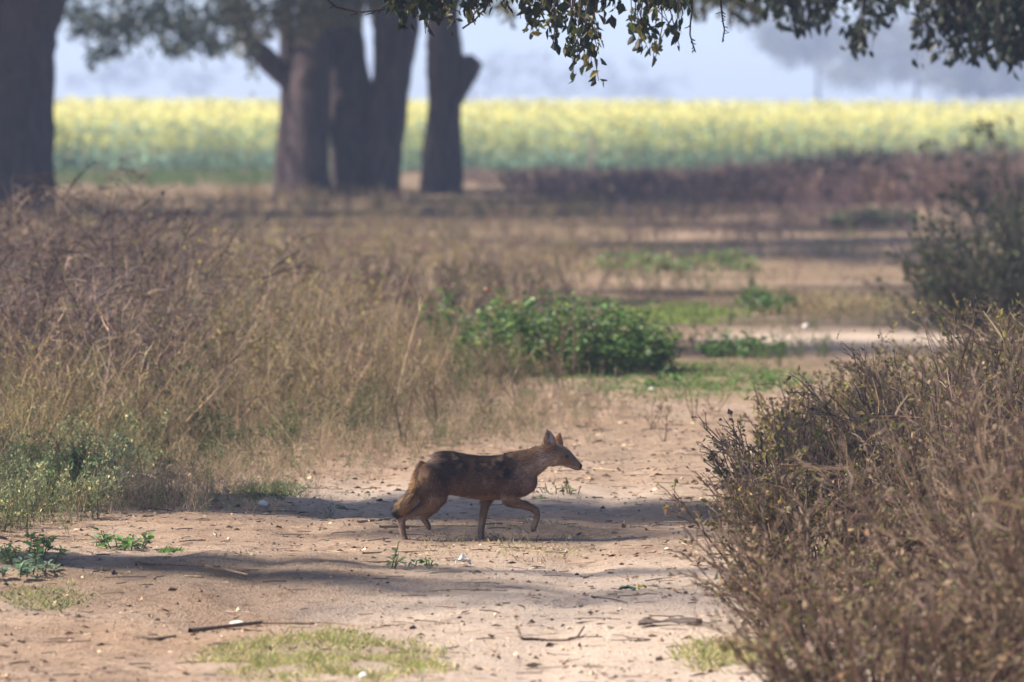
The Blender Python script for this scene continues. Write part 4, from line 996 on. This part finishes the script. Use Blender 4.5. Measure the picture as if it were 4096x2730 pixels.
def grey_weeds():
    rng = np.random.default_rng(91); n = 230
    u = rng.uniform(-250, 620, n); v = rng.uniform(1790, 2170, n)
    keep = (v < np.interp(u, [0, 300, 480, 640], [2170, 2140, 2060, 1950])); u, v = u[keep], v[keep]
    P = np.array([px(a, b) for a, b in zip(u, v)])
    var = [weed(rng, .34, 4, 7, 2, 140, .018, [(.16, .17, .10), (.13, .13, .09)], G_GY + [(.42, .42, .22)], r0=.0026) for _ in range(5)]
    g = G(); scatter(g, var, P, rng, rng.uniform(.4, .95, len(P)), np.clip(1.1 + .25 * rng.normal(size=(len(P), 1)), .6, 1.7) * np.array([[1.1, 1., .9]]))
    tag(obj('grey_green_weeds', g.mesh('grey_green_weeds'), M_WEED), 'feathery grey green weeds at the foot of the left bank', 'weeds', kind='stuff')
grey_weeds()

# bare stalks
def bare_plant(name, label, u, v, h, stems, seed, pal=None, lean=.35, group=None, nb=5, r0=.0042):
    rng = np.random.default_rng(seed); b = px(u, v)
    V, F, c = weed(rng, h, stems, nb, 2, 26, .012, pal or [(.30, .21, .15), (.24, .16, .12), (.36, .27, .2)], OLIVEL, lean=lean, spread=.5, r0=r0, solid=True)
    o = obj(name, new_mesh(name, V, F, c), M_WEED, loc=b); tag(o, label, 'dead plant', group)
grp = 'bare twiggy plants on the bank edge'
for k, (u, v, h, s) in enumerate([(1980, 1690, .52, 3), (2090, 1640, .62, 3), (2210, 1600, .66, 3), (2290, 1570, .70, 3), (1870, 1720, .55, 3), (1760, 1740, .5, 3), (2380, 1620, .34, 3), (2010, 1560, .7, 4), (1620, 1790, .45, 3)]):
    bare_plant('bare_twig_plant', 'bare brown twiggy plant standing at the edge of the weed bank before the hummock', u, v, h, s, 300 + k, group=grp)
bare_plant('forked_twig', 'pale forked dead twig standing in the earth behind the jackal', 1680, 1812, .21, 2, 320, [(.42, .32, .26), (.38, .28, .22)], .3, nb=3, r0=.006)
for k, (u, v, h, s) in enumerate([(2600, 1720, .26, 4), (2660, 1770, .24, 4), (2780, 1690, .30, 4), (2860, 1650, .30, 3), (2720, 1600, .26, 3)]):
    bare_plant('dead_weed', 'thin straw coloured dead weed on the track between the hummock and the thicket', u, v, h, s, 330 + k, group='dead weeds on the track', lean=.4, r0=.003)

# ------------------------------------------------------------------ grass patches
def grass(name, label, u0, u1, v0, v1, n, h, pal, seed, wd=.0022):
    rng = np.random.default_rng(seed); y0 = px(0, v1)[1]; y1 = px(0, v0)[1]; g = G()
    r = np.sqrt(rng.uniform(0, 1, n)) ; a = rng.uniform(0, 6.28, n)
    y = (y0 + y1) / 2 + np.sin(a) * r * (y1 - y0) / 2 * (1 + .2 * rng.normal(size=n))
    uc = (u0 + u1) / 2 + np.cos(a) * r * (u1 - u0) / 2 * (1 + .15 * rng.normal(size=n)); x = (uc - W / 2) * y / FPX
    kp = vnoise(x, y, .16, seed) + .6 * vnoise(x, y, .05, seed + 1) > -.35 + 1.1 * np.clip(r - .45, 0, 1); x, y = x[kp], y[kp]; n = len(x)
    P = ground_pts(x, y, .004); aa = rng.uniform(0, 6.28, n)
    D = np.stack([np.cos(aa) * .9, np.sin(aa) * .9, rng.uniform(.35, 1.3, n)], 1)
    L = h * rng.uniform(.5, 1.3, n)
    leaves(g, P, D, L, wd * rng.uniform(.7, 1.4, n), pick(rng, pal, n, .25), rng)
    tag(obj(name, g.mesh(name), M_WEED), label, 'grass', kind='stuff')
YG = [(.38, .36, .12), (.28, .30, .09), (.46, .40, .19), (.54, .45, .26), (.22, .27, .08)]
grass('short_grass', 'patch of yellowish short grass on the foreground track', 830, 1830, 2520, 2730, 7000, .045, YG, 401)
grass('short_grass', 'small green grass patch beside the shaded band', 930, 1220, 1930, 2000, 1800, .04, GRNL, 402)
grass('short_grass', 'tiny green tuft on the orange earth near the hollow', 630, 730, 2180, 2215, 400, .03, G_BR, 403)
grass('short_grass', 'thin grass at the foot of the thicket', 2700, 3150, 2560, 2660, 2000, .045, YG, 404)
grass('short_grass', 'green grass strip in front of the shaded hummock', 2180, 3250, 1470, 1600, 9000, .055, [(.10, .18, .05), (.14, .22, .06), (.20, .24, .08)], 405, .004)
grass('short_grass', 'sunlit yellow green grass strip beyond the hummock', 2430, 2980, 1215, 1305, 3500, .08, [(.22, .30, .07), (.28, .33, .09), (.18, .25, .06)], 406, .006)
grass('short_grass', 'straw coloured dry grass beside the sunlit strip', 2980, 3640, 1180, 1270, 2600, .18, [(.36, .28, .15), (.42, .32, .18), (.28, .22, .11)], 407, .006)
grass('short_grass', 'dull grass in the shaded hollow margin', 0, 380, 2330, 2430, 1200, .03, GRNL + YG, 408)
grass('short_grass', 'wispy dry grass around the feet of the jackal', 1620, 2400, 2060, 2230, 1500, .035, YG + BROWN, 409)

# ------------------------------------------------------------------ litter of chips, stalks and dead leaves on the earth
def litter():
    rng = np.random.default_rng(17); g = G()
    n = 22000; y = 18 + 24 * rng.uniform(0, 1, n) ** 1.15; x = rng.uniform(-1, 1, n) * (y * .0895 + .3)
    dens = .5 + .45 * vnoise(x, y, .7, 61) + .9 * np.exp(-((y - 33) / 3.) ** 2) + .25 * sstep(.3, -.3, np.abs(x - edge_x(y)) - .4)
    kp = (rng.uniform(0, 1, n) < dens) & (x < redge_x(y) + .4); x, y = x[kp], y[kp]; n = len(x)
    P = ground_pts(x, y, -.003); a = rng.uniform(0, 6.28, n)
    D = np.stack([np.cos(a), np.sin(a), rng.normal(size=n) * .10], 1); L = rng.lognormal(-4.0, .55, n)
    leaves(g, P, D, L, np.minimum(L * rng.uniform(.12, .4, n), .012), pick(rng, [(.12, .085, .06), (.20, .13, .085), (.33, .23, .15), (.45, .34, .24), (.52, .40, .28), (.24, .16, .10), (.10, .07, .06), (.38, .27, .18)], n, .25), rng, .3)
    n = 2600; y = 18 + 24 * rng.uniform(0, 1, n) ** 1.1; x = rng.uniform(-1, 1, n) * (y * .0895 + .3)
    kp = x < redge_x(y) + .4; x, y = x[kp], y[kp]; n = len(x)
    P0 = ground_pts(x, y, -.004); a = rng.uniform(0, 6.28, n); L = rng.lognormal(-2.5, .5, n)
    P1 = P0 + np.stack([np.cos(a), np.sin(a), rng.uniform(0, .08, n)], 1) * L[:, None] * .5; P2 = P1 + np.stack([np.cos(a + .3), np.sin(a + .3), rng.uniform(-.08, .05, n)], 1) * L[:, None] * .5
    tubes(g, np.stack([P0, P1, P2], 1), np.full((n, 3), .0018) * rng.uniform(.6, 1.6, (n, 1)), pick(rng, [(.14, .10, .075), (.30, .21, .14), (.44, .33, .22), (.08, .06, .05)], n))
    # crumbs of earth
    n = 1300; y = 18 + 22 * rng.uniform(0, 1, n) ** 1.1; x = rng.uniform(-1, 1, n) * (y * .0895 + .2)
    kp = x < redge_x(y) + .3; x, y = x[kp], y[kp]; n = len(x); r = rng.lognormal(-5.2, .45, n)
    oc = np.array([(1, 0, 0), (0, 1, 0), (-1, 0, 0), (0, -1, 0), (0, 0, .8), (0, 0, -.6)], float); of = np.array([(0, 1, 4), (1, 2, 4), (2, 3, 4), (3, 0, 4), (1, 0, 5), (2, 1, 5), (3, 2, 5), (0, 3, 5)])
    V = ground_pts(x, y, -.002)[:, None] + oc[None] * r[:, None, None] * rng.uniform(.6, 1.4, (n, 6, 1))
    F = of[None] + np.arange(n)[:, None, None] * 6
    g.add(V.reshape(-1, 3), F.reshape(-1, 3), np.repeat(pick(rng, [(.26, .16, .10), (.34, .22, .14), (.16, .10, .07), (.40, .29, .2)], n), 6, 0))
    tag(obj('ground_litter', g.mesh('ground_litter'), M_LITTER), 'scattered dead leaves, chips and straw on the earth track', 'litter', kind='stuff')
litter()

# ------------------------------------------------------------------ single things lying on the ground
def lump(name, label, u, v, sx, sy, sz, mat, seed, group=None, cat='stone'):
    rng = np.random.default_rng(seed); b = px(u, v)
    n1, n2 = 9, 14; V = []; 
    for i in range(n1):
        t = np.pi * i / (n1 - 1)
        for k in range(n2):
            p = 2 * np.pi * k / n2; V.append((np.sin(t) * np.cos(p), np.sin(t) * np.sin(p), np.cos(t)))
    V = np.array(V); 
    for _ in range(9):     # chip flat facets off
        nrm = norm(rng.normal(size=3)); lim = rng.uniform(.62, .9); dd = V @ nrm; V = np.where((dd > lim)[:, None], V - nrm * (dd - lim)[:, None], V)
    V = V * np.array([sx, sy, sz]); V[:, 2] += sz * .55
    F = []
    for i in range(n1 - 1):
        for k in range(n2):
            a = i * n2 + k; b2 = i * n2 + (k + 1) % n2; F += [(a, b2, b2 + n2), (a, b2 + n2, a + n2)]
    o = obj(name, new_mesh(name, V, np.array(F)), mat, loc=b); tag(o, label, cat, group)
lump('stone', 'tan stone in the worn hollow, flatter of the pair', 772, 2418, .028, .02, .014, M_STONE, 1)
lump('stone', 'tan stone in the worn hollow, paler of the pair', 876, 2424, .022, .018, .017, M_STONE, 2)
lump('stone', 'pale flat stone on the shaded band near the small grass patch', 1052, 2022, .028, .02, .017, M_PALE, 3)
lump('stone', 'white stone lying on the far shaded track', 3222, 1312, .034, .03, .026, M_PALE, 4)
lump('stone', 'pale stone at the edge of the green grass strip', 2606, 1566, .024, .02, .016, M_PALE, 5)
lump('stone', 'small dark clod behind the jackal', 2090, 1618, .04, .025, .018, speck_mat('dark_clod', (.07, .05, .04), (.14, .10, .08)), 6, cat='clod')
lump('stone', 'brown clod in the litter below the bare twigs', 2160, 1660, .035, .025, .016, speck_mat('brown_clod', (.10, .07, .05), (.18, .13, .10)), 7, cat='clod')
lump('stone', 'tiny white pebble on the dim foreground track', 2482, 2440, .007, .007, .006, M_PALE, 8, cat='pebble')
lump('stone', 'white lump by the broken sticks of the foreground', 950, 2505, .034, .02, .014, M_PALE, 9)
lump('stone', 'white pebble on the orange earth below the bank', 914, 2160, .008, .008, .007, M_PALE, 10, cat='pebble')
lump('stone', 'white lump at the lower edge of the grass patch', 1452, 2712, .02, .015, .014, M_PALE, 11)

def sheet(name, label, u, v, w, dpt, hgt, mat, seed, cat, group=None):
    """crumpled scrap with real folds"""
    rng = np.random.default_rng(seed); b = px(u, v); n = 9
    a, c = np.meshgrid(np.linspace(-1, 1, n), np.linspace(-1, 1, n))
    rad = 1 - .22 * rng.uniform(0, 1, (n, n)) * (np.maximum(np.abs(a), np.abs(c)) > .9)
    z = (np.abs(vnoise(a, c, .8, seed)) * .9 + .35 * vnoise(a, c, .35, seed + 1) + (1 - np.abs(a) ** 1.5) * .5) * hgt * .6
    top = np.stack([a * w / 2 * rad, c * dpt / 2 * rad, np.maximum(z, 0) + .004], -1).reshape(-1, 3)
    bot = top - np.array([0, 0, .003])
    i = (np.arange(n - 1)[:, None] * n + np.arange(n - 1)[None]).reshape(-1)
    F = np.concatenate([np.stack([i, i + 1, i + n + 1], 1), np.stack([i, i + n + 1, i + n], 1)])
    F2 = F[:, ::-1] + n * n
    o = obj(name, new_mesh(name, np.concatenate([top, bot]), np.concatenate([F, F2]), smooth=False), mat, loc=b); tag(o, label, cat, group)
sheet('paper_scrap', 'crumpled white paper scrap on the track before the jackal', 1850, 2262, .074, .05, .055, M_PALE, 21, 'scrap')
sheet('plastic_scrap', 'long pale plastic scrap lying under the weeds of the left bank', 560, 1912, .13, .10, .03, M_PALE, 22, 'scrap')
sheet('plastic_scrap', 'short white plastic scrap beside the long pale one', 715, 1912, .07, .08, .035, M_PALE, 23, 'scrap')
sheet('fallen_leaf', 'blue green fallen leaf on the track beside the thicket', 2510, 2362, .075, .06, .02, speck_mat('fallen_green_leaf', (.06, .12, .09), (.10, .17, .12), 20), 24, 'leaf')
sheet('leaf_sprig', 'yellow green leaf sprig touching the blue green fallen leaf', 2568, 2358, .04, .04, .02, speck_mat('sprig_leaf', (.16, .16, .02), (.30, .28, .05), 20), 25, 'leaf')
sheet('bark_flake', 'dark curled bark flake by the thicket', 2680, 2500, .26, .10, .03, speck_mat('bark_flake', (.05, .04, .035), (.16, .12, .10), 30), 26, 'bark')
sheet('grass_blade', 'fresh green grass blade on the shaded band behind the jackal', 1360, 2036, .05, .07, .012, speck_mat('fresh_blade', (.14, .30, .05), (.20, .38, .08), 30), 27, 'leaf')

def stick(name, label, pts, r, mat, cat='stick', side=()):
    P = np.array([px(u, v) for u, v in pts]); P[:, 2] += r * .9
    if len(pts[0]) == 2 and side == 'up': P[[0, -1], 2] += .02
    g = G(); rng = np.random.default_rng(int(pts[0][0]))
    b = P.mean(0).copy(); trunk_tube(g, list(P - b), list(np.linspace(r, r * .6, len(P))), rng, 7, .15)
    o = obj(name, g.mesh(name, True), mat, loc=b); tag(o, label, cat)
stick('twig', 'curved brown twig with upturned ends on the bright foreground track', [(2072, 2545), (2085, 2562), (2130, 2562), (2200, 2567), (2270, 2566), (2310, 2556), (2335, 2535)], .006, M_TWIG, side='up')
stick('branch', 'long dark branch lying across the worn hollow', [(760, 2532), (860, 2520), (960, 2508), (1050, 2498), (1130, 2500), (1255, 2502)], .009, M_TWIG)
stick('branch', 'crooked dark branch at the lower end of the hollow', [(500, 2545), (560, 2560), (620, 2568), (700, 2555)], .010, M_TWIG)
stick('stick', 'thin dark stick on the orange earth above the hollow', [(540, 2255), (640, 2262), (760, 2268), (880, 2272)], .006, M_TWIG)
stick('stick', 'pale split cane in the earth above the hollow', [(820, 2272), (900, 2285), (990, 2305)], .007, M_REED)
stick('reed', 'long straw coloured reed lying behind the feet of the jackal', [(1520, 2112), (1640, 2110), (1780, 2108), (1905, 2110)], .007, M_REED)
stick('reed', 'short straw coloured reed below the seedlings', [(1455, 2218), (1600, 2214), (1740, 2208)], .006, M_REED)
stick('reed', 'thin straw lying on the orange earth ahead of the seedlings', [(2110, 2206), (2200, 2210), (2270, 2214)], .003, M_REED)
stick('twig', 'thin dark forked twig between the forefeet and the paper scrap', [(1960, 2135), (2010, 2175), (2060, 2205), (2100, 2208)], .004, M_TWIG)
stick('stick', 'grey stick lying beside the shaded dip behind the tail', [(1430, 2092), (1500, 2086), (1560, 2080)], .007, M_STONE)
stick('stick', 'thin dark stick beside the blue green leaf', [(2370, 2390), (2450, 2388), (2560, 2384), (2590, 2376)], .003, M_TWIG)
stick('cane', 'pale dead cane leaning over the shaded back of the bank', [(905, 1442), (960, 1402), (1040, 1365)], .006, M_REED)
# dried leaf caught on a stem, pale stake by the field
def dried_leaf():
    b = px(1950, 1158, d=37.0); g = G(); rng = np.random.default_rng(4)
    bigleaves(g, np.array([[0, 0, .012], [0, 0, .012], [.004, 0, .01]]), np.array([[.4, 0, -1], [-.7, .1, -.6], [.1, -.6, -.8]]), .038, .013, np.array([(.40, .15, .06), (.55, .38, .26), (.32, .11, .05)]), rng)
    z = b[2] - float(gz(b[0], b[1]))
    tubes(g, np.array([[[.03, 0, -z - .02], [.02, 0, -z * .5], [0, 0, .015]]]), np.array([[.004, .003, .002]]), (.26, .18, .13), 4)
    tag(obj('dried_leaf', g.mesh('dried_leaf'), M_WEED, loc=b), 'rust coloured dried leaf caught on a bare stem above the hummock', 'leaf')
dried_leaf()
def stake():
    b = px(2362, 700, d=143.); b[2] = -.05; g = G(); rng = np.random.default_rng(4)
    trunk_tube(g, [(0, 0, 0), (.01, 0, .6), (.05, 0, 1.05)], [.045, .04, .035], rng, 8, .05)
    tag(obj('stake', g.mesh('stake', True), M_STONE, loc=b), 'pale slender stake standing at the near edge of the mustard field', 'stake')
stake()

# ------------------------------------------------------------------ haze
def haze():
    x0, x1, y0, y1, z0, z1 = -950, 950, -20, 1550, -1.5, 21
    V = np.array([(x, y, z) for z in (z0, z1) for y in (y0, y1) for x in (x0, x1)], float)
    F = np.array([(0, 2, 3, 1), (4, 5, 7, 6), (0, 1, 5, 4), (2, 6, 7, 3), (0, 4, 6, 2), (1, 3, 7, 5)])
    m = bpy.data.materials.new('haze'); m.use_nodes = True; n = m.node_tree.nodes; l = m.node_tree.links
    n.remove(n['Principled BSDF'])
    v = n.new('ShaderNodeVolumePrincipled'); v.inputs['Color'].default_value = (.54, .68, 1., 1); v.inputs['Density'].default_value = .0007
    v.inputs['Anisotropy'].default_value = .0
    l.new(v.outputs['Volume'], n['Material Output'].inputs['Volume'])
    o = obj('haze', new_mesh('haze', V, F), m); tag(o, 'pale winter haze filling the air', 'haze', kind='stuff')
haze()
